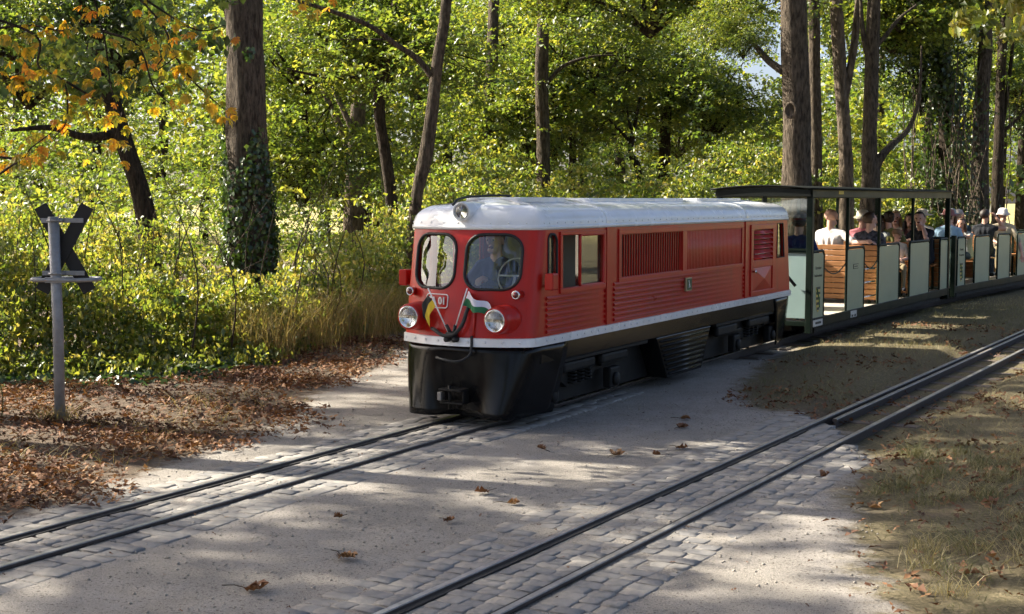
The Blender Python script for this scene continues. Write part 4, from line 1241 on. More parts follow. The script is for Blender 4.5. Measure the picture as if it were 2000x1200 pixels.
# first carriage; chest heading 0 looks along the train away from the locomotive
person('person in navy top sitting at the front end of the roofed carriage', car1, (0.40, -0.30, SZ), 0.0, 'c_navy', 0.95, 'c_black', hair=('short', 'hair_dark'), side=0.0, yaw=0.15)
person('bald man in white shirt seen from behind above the wooden bench', car1, (3.40, 0.22, SZ), -0.1, 'c_white', 0.45, 'c_denim', yaw=-0.5, scale=1.06, lean=-0.10,
       arms={'R': ((0.36, -0.10, 0.40), (0.56, -0.16, 0.42), (1.0, -0.1, 0.0)), 'L': ((-0.25, 0.10, 0.28), (-0.12, 0.30, 0.20), (0.2, 0.9, -0.2))})
person('short-haired man in dark floral shirt leaning back on the wooden bench', car1, (3.40, -0.30, SZ), 0.0, 'c_floral', 0.5, 'c_denim', hair=('short', 'hair_brown'), yaw=-0.8, lean=-0.08, side=0.06)
person('dark-haired person in olive top with their back to the camera', car1, (5.12, -0.20, SZ), 0.0, 'c_olive', 0.3, 'c_denim', hair=('bun', 'hair_dark'), yaw=0.7, side=-0.12)
person('child in brown cap and white shirt looking out of the carriage doorway', car1, (4.60, -0.40, SZ - 0.02), PI + 0.40, 'c_cream', 0.5, 'c_khaki', hat=('cap', 'c_capbrown'), scale=0.70, yaw=0.75,
       arms={'L': ((-0.24, 0.08, 0.26), (-0.08, 0.25, 0.24), (0.8, 0.5, 0.0)), 'R': ((0.24, 0.10, 0.26), (0.10, 0.27, 0.22), (-0.7, 0.6, 0.0))})
person('dark-haired man in dark t-shirt resting his cheek on his fist', car1, (6.45, -0.36, SZ), PI - 0.25, 'c_black', 0.5, 'c_black', hair=('short', 'hair_dark'), yaw=0.35, lean=0.22,
       arms={'L': ((-0.20, 0.33, 0.42), (-0.05, 0.19, 0.64), (0.2, -0.25, 0.6), 0.9), 'R': ((0.26, 0.22, 0.34), (0.05, 0.43, 0.40), (-0.8, 0.5, 0.0))})
person('blond passenger in cream top half hidden behind a roof post', car1, (6.45, 0.12, SZ), PI, 'c_cream', 0.5, 'c_khaki', hair=('long', 'hair_blond'), yaw=0.2)
person('passenger in cream sun hat at the far side of the roofed carriage', car1, (5.15, 0.30, SZ), 0.1, 'c_rose', 0.5, 'c_denim', hat=('bucket', 'c_cream'), hair=('short', 'hair_grey'), yaw=-0.4)
# second carriage
person('passenger in brimmed brown hat and light blue top', car2, (0.62, -0.30, SZ), 0.1, 'c_lightblue', 0.5, 'c_khaki', hat=('sun', 'c_greyred'), hair=('short', 'hair_brown'), yaw=-0.5)
person('long-haired girl reaching forward over the pale green door panel', car2, (1.75, -0.30, SZ - 0.02), PI - 0.35, 'c_grey', 0.3, 'c_denim', skin='skin_tan', hair=('long', 'hair_brown'), scale=0.86, lean=0.2, yaw=0.4,
       arms={'L': ((-0.22, 0.24, 0.46), (-0.12, 0.46, 0.52), (0.1, 1.0, 0.2)), 'R': ((0.24, 0.18, 0.34), (0.10, 0.42, 0.38), (-0.4, 0.9, 0.1))})
person('passenger in wide grey hat behind the long-haired girl', car2, (2.02, 0.06, SZ), PI, 'c_rose', 0.5, 'c_denim', hat=('wide', 'c_grey'), hair=('long', 'hair_brown'))
person('passenger in black sleeveless top with raised bare arm', car2, (3.05, -0.26, SZ), 0.15, 'c_black', 0.12, 'c_denim', skin='skin_tan', hair=('short', 'hair_dark'), yaw=-0.6,
       arms={'R': ((0.34, 0.12, 0.50), (0.17, 0.16, 0.74), (-0.5, 0.0, 0.5), 0.8), 'L': ((-0.25, 0.12, 0.28), (-0.12, 0.30, 0.22), (0.3, 0.9, 0.0))})
person('passenger in white sun hat and beige shirt at the right edge', car2, (4.25, -0.28, SZ), PI + 0.3, 'c_beige', 0.6, 'c_khaki', hat=('bucket', 'c_white'), hair=('short', 'hair_blond'), yaw=0.4,
       arms={'L': ((-0.30, 0.12, 0.24), (-0.36, 0.22, -0.02), (-0.1, 0.3, -0.9), 0.2), 'R': ((0.24, 0.12, 0.28), (0.10, 0.30, 0.22), (-0.3, 0.9, 0.0))})
person('dark-haired child in red top peering over the second carriage bench', car2, (2.02, -0.02, SZ - 0.02), PI - 0.5, 'c_red', 0.4, 'c_denim', hair=('short', 'hair_brown'), scale=0.78, lean=0.15, yaw=0.4)
person('passenger in cream straw hat sitting inside the second carriage', car2, (0.66, 0.18, SZ), 0.0, 'c_cream', 0.5, 'c_khaki', hat=('wide', 'c_beige'), hair=('short', 'hair_grey'), yaw=-0.3)
person('grey-haired passenger in teal top beside the bare-armed one', car2, (3.05, 0.24, SZ), 0.1, 'c_teal', 0.5, 'c_black', hair=('short', 'hair_grey'), yaw=-0.7, lean=0.08)
person('passenger in grey t-shirt turned towards the fist-leaning man', car1, (5.10, 0.02, SZ), -0.25, 'c_grey', 0.5, 'c_black', hair=('long', 'hair_brown'), yaw=-0.5, scale=0.94)
person('passenger in rose top facing the locomotive from the last bench', car1, (6.48, -0.10, SZ), PI + 0.2, 'c_greyred', 0.5, 'c_denim', hair=('long', 'hair_dark'), yaw=0.3, lean=0.1, scale=0.95)
# the driver
person('driver in navy jacket behind the right-hand windscreen of the locomotive', loco, (0.84, 0.20, 0.725), PI, 'c_navy', 0.95, 'c_black', hair=('short', 'hair_dark'), scale=0.92, group='train crew',
       arms={'L': ((-0.25, 0.20, 0.30), (-0.13, 0.44, 0.42), (0.1, 1, 0.1), 0.7), 'R': ((0.25, 0.20, 0.30), (0.13, 0.44, 0.42), (-0.1, 1, 0.1), 0.7)})
# ------------------------------------------------------------------ foliage tools
leaf_mat('leaf_maple', [(0.036, 0.066, 0.016), (0.078, 0.128, 0.024), (0.140, 0.185, 0.030), (0.23, 0.235, 0.042)], 0.55, 0.45, 0.4, 1.75)
leaf_mat('leaf_dark', [(0.020, 0.042, 0.013), (0.042, 0.078, 0.018), (0.080, 0.120, 0.022)], 0.35, 0.4, 0.4, 1.5)
leaf_mat('leaf_shrub', [(0.046, 0.084, 0.017), (0.105, 0.155, 0.027), (0.19, 0.215, 0.038), (0.28, 0.245, 0.065)], 0.55, 0.45, 0.4, 1.75)
leaf_mat('leaf_ivy', [(0.018, 0.045, 0.012), (0.045, 0.090, 0.018), (0.10, 0.16, 0.02)], 0.35, 0.35, 0.4, 1.5)
leaf_mat('leaf_autumn', [(0.14, 0.165, 0.02), (0.42, 0.31, 0.03), (0.48, 0.22, 0.028), (0.30, 0.10, 0.02)], 0.6, 0.5, 0.2, 1.6)
leaf_mat('leaf_litter', [(0.075, 0.034, 0.018), (0.145, 0.062, 0.028), (0.225, 0.105, 0.045), (0.30, 0.18, 0.085)], 0.12, 0.7, 0.25, 1.0)
leaf_mat('grass_dry', [(0.10, 0.10, 0.03), (0.26, 0.21, 0.08), (0.42, 0.33, 0.15)], 0.3, 0.6, 0.2, 1.2)
leaf_mat('grass_green', [(0.095, 0.105, 0.045), (0.19, 0.175, 0.085), (0.38, 0.32, 0.18)], 0.3, 0.6, 0.2, 1.2)
def bark_mat(name, c1, c2, sx=9.0):
    m, nt, b, N, L = nodes_of(name)
    tc = N.new('ShaderNodeTexCoord'); mp = N.new('ShaderNodeMapping'); mp.inputs['Scale'].default_value = (1, 1, 0.24)
    L.new(tc.outputs['Object'], mp.inputs[0])
    n1 = N.new('ShaderNodeTexNoise'); n1.inputs['Scale'].default_value = sx*3.2; n1.inputs['Detail'].default_value = 8; n1.inputs['Roughness'].default_value = 0.65
    L.new(mp.outputs[0], n1.inputs[0])
    n2 = N.new('ShaderNodeTexNoise'); n2.inputs['Scale'].default_value = 1.6; n2.inputs['Detail'].default_value = 5
    L.new(tc.outputs['Object'], n2.inputs[0])
    r = N.new('ShaderNodeValToRGB'); e = r.color_ramp.elements; e[0].position = 0.36; e[1].position = 0.66
    e[0].color = tuple(x*0.45 for x in c1) + (1,); e[1].color = tuple(c2) + (1,)
    L.new(n1.outputs[0], r.inputs[0])
    mx = N.new('ShaderNodeMixRGB'); mx.blend_type = 'MULTIPLY'; mx.inputs[0].default_value = 0.6
    r2 = N.new('ShaderNodeValToRGB'); r2.color_ramp.elements[0].color = (0.45, 0.5, 0.42, 1); r2.color_ramp.elements[1].color = (1.15, 1.1, 1.05, 1)
    L.new(n2.outputs[0], r2.inputs[0]); L.new(r.outputs[0], mx.inputs[1]); L.new(r2.outputs[0], mx.inputs[2])
    L.new(mx.outputs[0], b.inputs['Base Color'])
    b.inputs['Roughness'].default_value = 0.9; b.inputs['Specular IOR Level'].default_value = 0.15
    bp = N.new('ShaderNodeBump'); bp.inputs['Strength'].default_value = 1.0; bp.inputs['Distance'].default_value = 0.07
    L.new(n1.outputs[0], bp.inputs['Height']); L.new(bp.outputs[0], b.inputs['Normal'])
    MATS[name] = m
bark_mat('bark_brown', (0.085, 0.066, 0.050), (0.175, 0.138, 0.106))
bark_mat('bark_dark', (0.045, 0.034, 0.026), (0.085, 0.064, 0.047))
bark_mat('bark_pale', (0.135, 0.105, 0.08), (0.25, 0.195, 0.15), 7)

def unit(a): return a / (np.linalg.norm(a, axis=-1, keepdims=True) + 1e-9)
def leaf_arrays(P, Nn, S, q, asp=0.62, fold=0.22, T=None):
    """each leaf: two facets folded along the midrib"""
    n = len(P)
    if T is None: T = q.normal(size=(n, 3))
    Nn = unit(Nn); T = unit(T - Nn * (T * Nn).sum(1, keepdims=True)); B = np.cross(Nn, T)
    S = S[:, None]
    v = np.empty((n, 4, 3))
    v[:, 0] = P - T*S*0.5
    v[:, 1] = P + B*S*asp*0.5 + Nn*S*fold*0.5 - T*S*0.05
    v[:, 2] = P + T*S*0.5 - Nn*S*fold*0.4
    v[:, 3] = P - B*S*asp*0.5 + Nn*S*fold*0.5 - T*S*0.05
    return v
def leaf_mesh(name, v, tint, mat):
    n = len(v)
    me = bpy.data.meshes.new(name)
    me.vertices.add(n*4); me.vertices.foreach_set('co', v.reshape(-1).astype(np.float32))
    b = np.arange(n)[:, None]*4
    tri = np.concatenate([b + np.array([0, 1, 2]), b + np.array([0, 2, 3])], 1).reshape(-1).astype(np.int32)
    me.loops.add(n*6); me.loops.foreach_set('vertex_index', tri)
    me.polygons.add(n*2); me.polygons.foreach_set('loop_start', np.arange(0, n*6, 3, dtype=np.int32))
    me.update(calc_edges=True)
    a = me.attributes.new('tint', 'FLOAT', 'FACE')
    a.data.foreach_set('value', np.repeat(np.clip(tint, 0, 1), 2).astype(np.float32))
    me.materials.append(MATS[mat])
    return me
def sprays(C, Rr, nper, size, q, tilt=0.35, jit=0.55, droop=0.25, tint_mean=0.45, tint_c=0.22, tint_l=0.16, hang=0.0):
    """flat leafy sprays round the centres C"""
    m = len(C)
    sn = unit(np.stack([q.normal(size=m)*tilt, q.normal(size=m)*tilt, np.ones(m)], 1))
    a = unit(np.cross(sn, q.normal(size=(m, 3)))); b = np.cross(sn, a)
    r = np.sqrt(q.random((m, nper))) * Rr[:, None]; th = q.random((m, nper))*2*math.pi
    stretch = q.uniform(0.45, 1.0, m)[:, None]
    P = C[:, None] + a[:, None]*(r*np.cos(th))[..., None] + b[:, None]*(r*np.sin(th)*stretch)[..., None]
    P += sn[:, None]*(q.normal(size=(m, nper))*0.07*Rr[:, None])[..., None]
    P[..., 2] -= droop*r*r/Rr[:, None]
    Nn = sn[:, None] + q.normal(size=(m, nper, 3))*jit
    T = None
    S = size*q.uniform(0.65, 1.3, (m, nper))*q.uniform(0.65, 1.4, (m, 1))
    tint = np.clip(tint_mean + q.normal(size=(m, 1))*tint_c + q.normal(size=(m, nper))*tint_l, 0, 1)
    P = P.reshape(-1, 3); Nn = Nn.reshape(-1, 3); S = S.ravel(); tint = tint.ravel()
    T = q.normal(size=P.shape); T[:, 2] -= 0.5
    if hang > 0:
        hm = q.random(len(P)) < hang
        Nn[hm] = q.normal(size=(hm.sum(), 3))*np.array([1, 1, 0.35]); T[hm] = np.array([0, 0, -1.0]) + q.normal(size=(hm.sum(), 3))*0.35
    return leaf_arrays(P, Nn, S, q, T=T), tint

def crown_points(q, n, lobes, rad):
    """points near the skins of several lobes that make up one crown"""
    L = []
    for i in range(lobes):
        d = unit(q.normal(size=3)); d[2] *= 0.8
        L.append((d*np.array(rad)*q.uniform(0.35, 0.75), q.uniform(0.38, 0.60)))
    out = []
    for k in range(n):
        c, s = L[q.integers(lobes)]
        d = unit(q.normal(size=3))
        out.append(c + d*np.array(rad)*s*q.uniform(0.55, 1.0))
    return np.array(out), [l[0] for l in L]

CROWN = {}
def crown_variant(key, seed, rad, n_spray, nper, leaf, sr, mat, tint_mean, lobes=9, tilt=0.35, hang=0.0):
    q = np.random.default_rng(seed)
    C, lobe_c = crown_points(q, n_spray, lobes, rad)
    v, t = sprays(C, q.uniform(0.7, 1.3, n_spray)*sr, nper, leaf, q, tilt=tilt, tint_mean=tint_mean, hang=hang)
    me = leaf_mesh('crown', v, t, mat)
    tw = MB()
    root = np.array((0, 0, -rad[2]*0.75))
    for c in lobe_c:
        m1 = root + (c - root)*0.5 + q.normal(size=3)*0.15 + np.array((0, 0, 0.15))
        tw.tube(cat_rom([root, m1, c], 4), np.linspace(0.05, 0.018, 9), 6, caps=False)
        for _ in range(4):
            e = C[np.argmin(np.linalg.norm(C - (c + q.normal(size=3)*np.array(rad)*0.35), axis=1))]
            s_ = m1 + (c - m1)*q.uniform(0.2, 1.0)
            tw.tube(cat_rom([s_, (s_ + e)/2 + q.normal(size=3)*0.1, e], 3), np.linspace(0.018, 0.005, 7), 4, caps=False)
    CROWN[key] = (me, mesh_from('branches', tw.v, tw.f, ['bark_dark'], True))
for i in range(4):
    crown_variant('maple%d' % i, 20 + i, (2.3, 2.3, 1.7), 300, 42, 0.085, 0.48, 'leaf_maple', 0.42 + 0.05*i)
for i in range(2):
    crown_variant('dark%d' % i, 40 + i, (2.0, 2.0, 1.9), 300, 42, 0.085, 0.45, 'leaf_dark', 0.45)
for i in range(3):
    crown_variant('canopy%d' % i, 60 + i, (4.2, 4.2, 2.6), 120, 60, 0.185, 0.90, 'leaf_maple', 0.45, lobes=12)
for i in range(2):
    crown_variant('sparse%d' % i, 66 + i, (4.2, 4.2, 2.2), 46, 84, 0.20, 0.95, 'leaf_maple', 0.45, lobes=6)
crown_variant('yellow0', 70, (1.6, 1.6, 1.5), 200, 40, 0.09, 0.4, 'leaf_shrub', 0.72, hang=0.4)
pxr = 36.0/48.0/2000
def at(px, py, Y):
    """point of the place at distance Y in front of the camera, seen at px, py of the photograph"""
    p = R(4.46)
    fw = np.array([0, math.cos(p), -math.sin(p)]); up = np.array([0, math.sin(p), math.cos(p)])
    d = fw + np.array([1., 0, 0])*(px - 1000)*pxr + up*(600 - py)*pxr
    return np.array([0, 0, CAM_H]) + d*(Y/d[1])

def bark_tube(mb, pts, nseg=14, seed=0, rough=0.17, cap=True):
    """tapered trunk or limb with an uneven skin; pts rows: x y z r"""
    P = cat_rom(pts, 6)
    start = len(mb.v)
    mb.tube(P[:, :3], np.maximum(P[:, 3], 0.004), nseg, caps=cap)
    for i in range(len(P)):
        for k in range(nseg):
            j = start + i*nseg + k
            v = np.array(mb.v[j]); c = P[i, :3]; d = v - c
            th = 2*math.pi*k/nseg
            g_ = 1 + rough*(nz(math.cos(th)*1.5 + seed, math.sin(th)*1.5, P[i, 2]*0.9) + 0.6*nz(math.cos(th)*4, math.sin(th)*4 + seed, P[i, 2]*1.5))
            mb.v[j] = tuple(c + d*g_)

def tree(label, trunk, limbs=(), crowns=(), bark='bark_brown', name='tree', group='trees of the park wood', nseg=14, seed=0, flare=True):
    base = np.array(trunk[0][:3])
    root = empty(name, tuple(base)); tag(root, label, 'tree', group)
    T = [tuple(np.array(p[:3]) - base) + (p[3],) for p in trunk]
    if flare:
        T = [(T[0][0], T[0][1], T[0][2] - 0.15, T[0][3]*1.55), (T[0][0], T[0][1], T[0][2] + 0.25, T[0][3]*1.1)] + T[1:]
    mb = MB(); bark_tube(mb, T, nseg, seed)
    tr = mb.build('trunk', bark, root, True)
    for i, l in enumerate(limbs):
        mb = MB(); bark_tube(mb, [tuple(np.array(p[:3]) - base) + (p[3],) for p in l], 9, seed + i)
        mb.build('limb', bark, root, True)
    for (key, c, s, rz) in crowns:
        me, br = CROWN[key]
        o = bpy.data.objects.new('crown', me); link(o, root)
        o.location = tuple(np.array(c) - base); o.scale = (s, s, s*1.0); o.rotation_euler = (0, 0, rz)
        b = bpy.data.objects.new('branches', br); link(b, o)
    return root
def gz(x, y): return float(ground_h(np.array([x]), np.array([y]))[0])
def rooted(px, Y, top_pts, r0):
    """trunk from the ground up through points seen in the photograph: (px, py, r)"""
    a = at(px, 392, Y)
    pts = [(a[0], a[1], gz(a[0], a[1]), r0)]
    for (x, y, r) in top_pts:
        p = at(x, y, Y); pts.append((p[0], p[1], p[2], r))
    return pts
def up(pts, dx, dy, z, r):
    l = pts[-1]
    return pts + [(l[0] + dx, l[1] + dy, z, r)]
def cr(q, centre, n, spread, keys, zr):
    out = []
    for i in range(n):
        out.append((keys[q.integers(len(keys))], (centre[0] + q.normal()*spread, centre[1] + 1.6 + abs(q.normal())*spread, q.uniform(*zr)), q.uniform(0.85, 1.2), q.uniform(0, 6.28)))
    return out
q = np.random.default_rng(5)
MA = ['maple0', 'maple1', 'maple2', 'maple3']; DK = ['dark0', 'dark1']; CN = ['canopy0', 'canopy1', 'canopy2']

# ------------------------------------------------------------------ trees in view, left to right
tp = rooted(300, 19.0, [(285, 420, 0.14), (240, 270, 0.125), (205, 160, 0.11), (175, 60, 0.10)], 0.16)
tree('dark trunk leaning left behind the crossing sign', up(up(tp, -0.9, 0.3, 7.0, 0.07), -0.5, 0.2, 9, 0.03),
     [[at(232, 262, 19).tolist() + [0.07], at(165, 268, 18.8).tolist() + [0.055], at(100, 250, 18.6).tolist() + [0.04], at(20, 255, 18.4).tolist() + [0.02]]],
     [('maple0', (-7.2, 20.5, 4.4), 1.0, 0.4), ('dark0', (-5.6, 19.5, 4.0), 0.7, 1.0)], 'bark_dark', seed=1)
tp = rooted(492, 17.0, [(487, 430, 0.262), (483, 300, 0.250), (480, 150, 0.235), (477, 0, 0.222), (474, -200, 0.21)], 0.30)
bigleft = tree('thick straight ivy-clad trunk left of the locomotive', up(up(tp, -0.1, 0, 9, 0.16), 0.2, 0.2, 14, 0.06), [],
     [('canopy0', (-3.2, 17.6, 11.6), 0.9, 0.3)], 'bark_brown', seed=2, nseg=22)
tp = rooted(690, 31.0, [(692, 330, 0.20), (700, 200, 0.17), (706, 60, 0.155), (712, -80, 0.14)], 0.24)
tree('pale-edged trunk deep in the wood between two dark forked stems', up(tp, 0.2, 0.3, 11, 0.06),
     [[at(696, 330, 31).tolist() + [0.10], at(660, 240, 31).tolist() + [0.075], at(628, 165, 31).tolist() + [0.06], at(605, 60, 31).tolist() + [0.03]],
      [at(694, 270, 30.8).tolist() + [0.07], at(655, 180, 30.8).tolist() + [0.055], at(630, 125, 30.8).tolist() + [0.04]]],
     cr(q, (-3.6, 32), 3, 1.6, MA, (3.2, 6.5)), 'bark_pale', seed=3)
tp = rooted(768, 24.0, [(765, 400, 0.11), (752, 300, 0.105), (742, 235, 0.10), (738, 160, 0.10), (722, 100, 0.075), (712, 20, 0.06)], 0.15)
tree('dark stem forking low, just left of the red-barked leaning tree', up(tp, -0.2, 0.2, 8.5, 0.03),
     [[at(738, 165, 24).tolist() + [0.08], at(755, 110, 24).tolist() + [0.065], at(768, 30, 24).tolist() + [0.05], at(780, -80, 24).tolist() + [0.03]],
      [at(733, 140, 24).tolist() + [0.045], at(690, 152, 23.8).tolist() + [0.035], at(630, 150, 23.6).tolist() + [0.028], at(560, 135, 23.4).tolist() + [0.014]]],
     cr(q, (-2.6, 25), 3, 1.4, MA, (2.8, 5.8)), 'bark_dark', seed=4)
tp = rooted(800, 20.5, [(812, 400, 0.095), (830, 310, 0.10), (846, 200, 0.092), (855, 120, 0.085), (868, 40, 0.078), (878, -60, 0.07)], 0.13)
tree('red-brown leaning trunk rising above the cab with a long side branch', up(tp, 0.4, 0.3, 9, 0.03),
     [[at(846, 152, 20.5).tolist() + [0.055], at(815, 115, 20.5).tolist() + [0.045], at(770, 85, 20.4).tolist() + [0.04], at(720, 50, 20.3).tolist() + [0.035], at(640, 20, 20.2).tolist() + [0.028], at(540, -10, 20.0).tolist() + [0.015]]],
     cr(q, (-0.9, 21.8), 2, 1.2, MA, (3.6, 5.4)), 'bark_brown', seed=5)
tp = rooted(962, 32.0, [(960, 330, 0.16), (955, 230, 0.145), (962, 100, 0.13), (966, -40, 0.12)], 0.19)
tree('straight trunk with an ivy clump rising behind the cab roof', up(tp, 0.1, 0.2, 11, 0.05), [], cr(q, (-0.4, 33), 3, 1.6, MA + DK, (3.2, 6.8)), 'bark_brown', seed=6)
tp = rooted(1062, 29.0, [(1062, 380, 0.15), (1060, 260, 0.145), (1058, 130, 0.14), (1064, 0, 0.13), (1066, -120, 0.12)], 0.19)
tree('tall grey trunk behind the front of the white roof', up(tp, 0.1, 0.2, 11, 0.05),
     [[at(1066, 165, 29).tolist() + [0.05], at(1100, 130, 29).tolist() + [0.04], at(1150, 112, 29).tolist() + [0.03], at(1200, 108, 29).tolist() + [0.015]]],
     cr(q, (0.5, 30), 3, 1.7, DK + MA, (3.4, 6.5)), 'bark_brown', seed=7)
tp = rooted(1120, 35.0, [(1119, 380, 0.10), (1117, 260, 0.10), (1108, 180, 0.09), (1112, 60, 0.08), (1118, -80, 0.07)], 0.14)
tree('slim dark stem right of the tall grey trunk', up(tp, 0.1, 0.2, 11, 0.03), [], cr(q, (1.6, 36), 2, 1.5, MA, (3.4, 7)), 'bark_dark', seed=8)
tp = rooted(1133, 38.0, [(1133, 380, 0.075), (1134, 290, 0.07), (1140, 200, 0.06), (1150, 80, 0.05)], 0.10)
tree('thinnest stem of the pair behind the locomotive roof', up(tp, 0.2, 0.2, 9, 0.02), [], cr(q, (2.6, 39), 2, 1.6, MA, (3.0, 7)), 'bark_dark', seed=9)
tp = rooted(1256, 34.0, [(1252, 370, 0.085), (1245, 325, 0.085), (1231, 300, 0.075), (1234, 275, 0.07), (1240, 245, 0.05), (1250, 190, 0.03)], 0.10)
tree('small crooked tree with bare forked branches in the middle of the wood', tp,
     [[at(1233, 278, 34).tolist() + [0.05], at(1215, 260, 34).tolist() + [0.04], at(1195, 240, 34).tolist() + [0.025], at(1180, 222, 34).tolist() + [0.012]],
      [at(1236, 268, 34).tolist() + [0.04], at(1228, 235, 34).tolist() + [0.03], at(1224, 205, 34).tolist() + [0.015]]],
     cr(q, (3.2, 36), 2, 1.2, MA, (4.6, 6.5)), 'bark_dark', seed=10, flare=False)
tp = rooted(1292, 38.0, [(1294, 380, 0.18), (1297, 320, 0.165), (1299, 270, 0.15), (1302, 205, 0.13), (1303, 150, 0.11), (1300, 60, 0.08)], 0.21)
tree('dark trunk forking into two above the middle of the locomotive', up(tp, 0.1, 0.2, 10, 0.03),
     [[at(1303, 205, 38).tolist() + [0.08], at(1318, 165, 38).tolist() + [0.065], at(1330, 130, 38).tolist() + [0.05], at(1345, 60, 38).tolist() + [0.02]],
      [at(1298, 180, 38).tolist() + [0.05], at(1275, 160, 38).tolist() + [0.035], at(1250, 152, 38).tolist() + [0.015]]],
     [('maple0', (2.9, 41, 6.6), 1.2, 0.3), ('maple3', (5.0, 41.5, 4.2), 0.9, 1.3), ('maple1', (4.2, 43, 8.4), 1.2, 2.3), ('maple2', (5.9, 42.5, 5.2), 0.75, 3.1)], 'bark_dark', seed=11)
tp = rooted(1566, 20.6, [(1558, 380, 0.222), (1556, 260, 0.212), (1553, 130, 0.205), (1550, 0, 0.20), (1546, -150, 0.19)], 0.26)
knot_tree = tree('thick grey-brown trunk with a round knot beside the roofed carriage', up(up(tp, 0.1, 0.1, 9, 0.15), 0.2, 0.2, 13, 0.05),
     [[at(1530, 140, 20.6).tolist() + [0.06], at(1500, 118, 20.8).tolist() + [0.05], at(1470, 85, 21).tolist() + [0.035], at(1440, 70, 21.2).tolist() + [0.015]]],
     [('canopy2', (4.6, 21, 10.8), 1.0, 0.9), ('maple3', (2.4, 24.0, 5.8), 0.95, 0.5), ('maple1', (3.9, 24.6, 6.1), 0.85, 2.5), ('maple2', (0.9, 25.0, 6.3), 0.9, 4.0), ('maple0', tuple(at(1452, 66, 21.3)), 0.30, 1.0), ('maple3', tuple(at(1400, 40, 21.6)), 0.36, 2.0)], 'bark_brown', seed=12, nseg=22)
tp = rooted(1596, 26.0, [(1594, 380, 0.115), (1592, 200, 0.11), (1590, 60, 0.105), (1588, -100, 0.10)], 0.15)
tree('slim straight trunk close behind the thick knotted trunk', up(tp, 0, 0.2, 10, 0.04), [], cr(q, (7.2, 27.5), 2, 0.9, MA, (5.5, 8.5)), 'bark_brown', seed=13)
tp = rooted(1655, 25.0, [(1652, 330, 0.13), (1646, 220, 0.125), (1640, 120, 0.12), (1634, 0, 0.11), (1630, -100, 0.10)], 0.16)
tree('pale sunlit trunk forking into two above the roofed carriage', up(tp, 0, 0.2, 9, 0.04),
     [[at(1650, 190, 25).tolist() + [0.085], at(1662, 130, 25).tolist() + [0.07], at(1672, 60, 25).tolist() + [0.065], at(1680, -40, 25).tolist() + [0.055], at(1684, -150, 25).tolist() + [0.03]]],
     cr(q, (7.8, 27.5), 2, 0.8, MA, (6.5, 8.8)), 'bark_pale', seed=14)
tp = rooted(1700, 24.0, [(1700, 350, 0.155), (1697, 300, 0.135), (1700, 200, 0.125), (1703, 100, 0.115), (1707, 0, 0.11), (1710, -120, 0.10)], 0.19)
tree('grey-brown trunk with a low side stem curving away to the right', up(tp, 0.1, 0.2, 9.5, 0.04),
     [[at(1706, 335, 24).tolist() + [0.09], at(1722, 305, 24).tolist() + [0.075], at(1745, 280, 24.2).tolist() + [0.06], at(1775, 250, 24.5).tolist() + [0.045], at(1795, 190, 24.6).tolist() + [0.03], at(1800, 90, 24.7).tolist() + [0.015]],
      [at(1702, 130, 24).tolist() + [0.055], at(1688, 80, 24).tolist() + [0.045], at(1682, 20, 24).tolist() + [0.035], at(1680, -60, 24).tolist() + [0.02]],
      [at(1706, 95, 24).tolist() + [0.05], at(1730, 70, 24).tolist() + [0.04], at(1755, 38, 24).tolist() + [0.03], at(1790, 10, 24).tolist() + [0.02]]],
     cr(q, (7.4, 26), 2, 1.0, MA, (6.0, 8.5)), 'bark_brown', seed=15)
tp = rooted(1850, 30.5, [(1848, 330, 0.158), (1846, 200, 0.147), (1842, 60, 0.136), (1840, -80, 0.113)], 0.18)
ivytree = tree('trunk wrapped in dark ivy and dry creepers above the carriages', up(tp, 0, 0.2, 10, 0.04), [],
     [('dark0', (9.2, 31.0, 4.9), 0.8, 0.4), ('dark1', (10.1, 31.6, 6.9), 0.8, 1.4), ('dark1', (8.5, 32.2, 7.8), 0.8, 2.2)], 'bark_dark', seed=16)
tp = rooted(1912, 31.0, [(1914, 380, 0.201), (1915, 280, 0.182), (1920, 170, 0.164), (1926, 50, 0.146), (1932, -60, 0.134)], 0.21)
tree('bare brown trunk above the second carriage near the right edge', up(tp, 0.2, 0.2, 9, 0.04), [],
     [('maple3', (11.4, 33.0, 7.4), 1.0, 0.3)], 'bark_brown', seed=17)
tp = rooted(1950, 35.5, [(1948, 350, 0.142), (1952, 260, 0.130), (1955, 150, 0.118), (1962, 40, 0.106)], 0.15)
tree('dark twin stem half hidden behind the bare brown trunk', up(tp, 0.2, 0.2, 9, 0.03),
     [[at(1951, 280, 35.5).tolist() + [0.071], at(1962, 220, 35.5).tolist() + [0.059], at(1975, 120, 35.5).tolist() + [0.047], at(1985, 0, 35.5).tolist() + [0.024]],
      [at(1949, 265, 35.5).tolist() + [0.059], at(1985, 235, 35.5).tolist() + [0.041], at(2010, 200, 35.5).tolist() + [0.024]]],
     [('maple0', (13.6, 37, 5.4), 0.9, 0.3), ('dark0', (14.2, 38, 4.6), 0.8, 1.3), ('maple2', (12.0, 38, 7.6), 1.0, 2.3)], 'bark_dark', seed=18)
# knot on the thick trunk
kp = at(1545, 216, 20.35)
mb = MB()
b0 = np.array(knot_tree.location)
d = np.array((-0.35, -0.94, 0.0))
ring = []
for k in range(16):
    a = 2*math.pi*k/16
    ring.append(kp - b0 + np.array((0.94, -0.35, 0))*0.075*math.cos(a) + np.array((0, 0, 1.))*0.105*math.sin(a) + d*0.04)
mb.tube(ring, 0.024, 8, closed=True)
mb.add([kp - b0 + d*0.02] + ring, [(0, i + 1, (i + 1) % 16 + 1) for i in range(16)])
mb.build('knot', 'bark_pale', knot_tree, True)
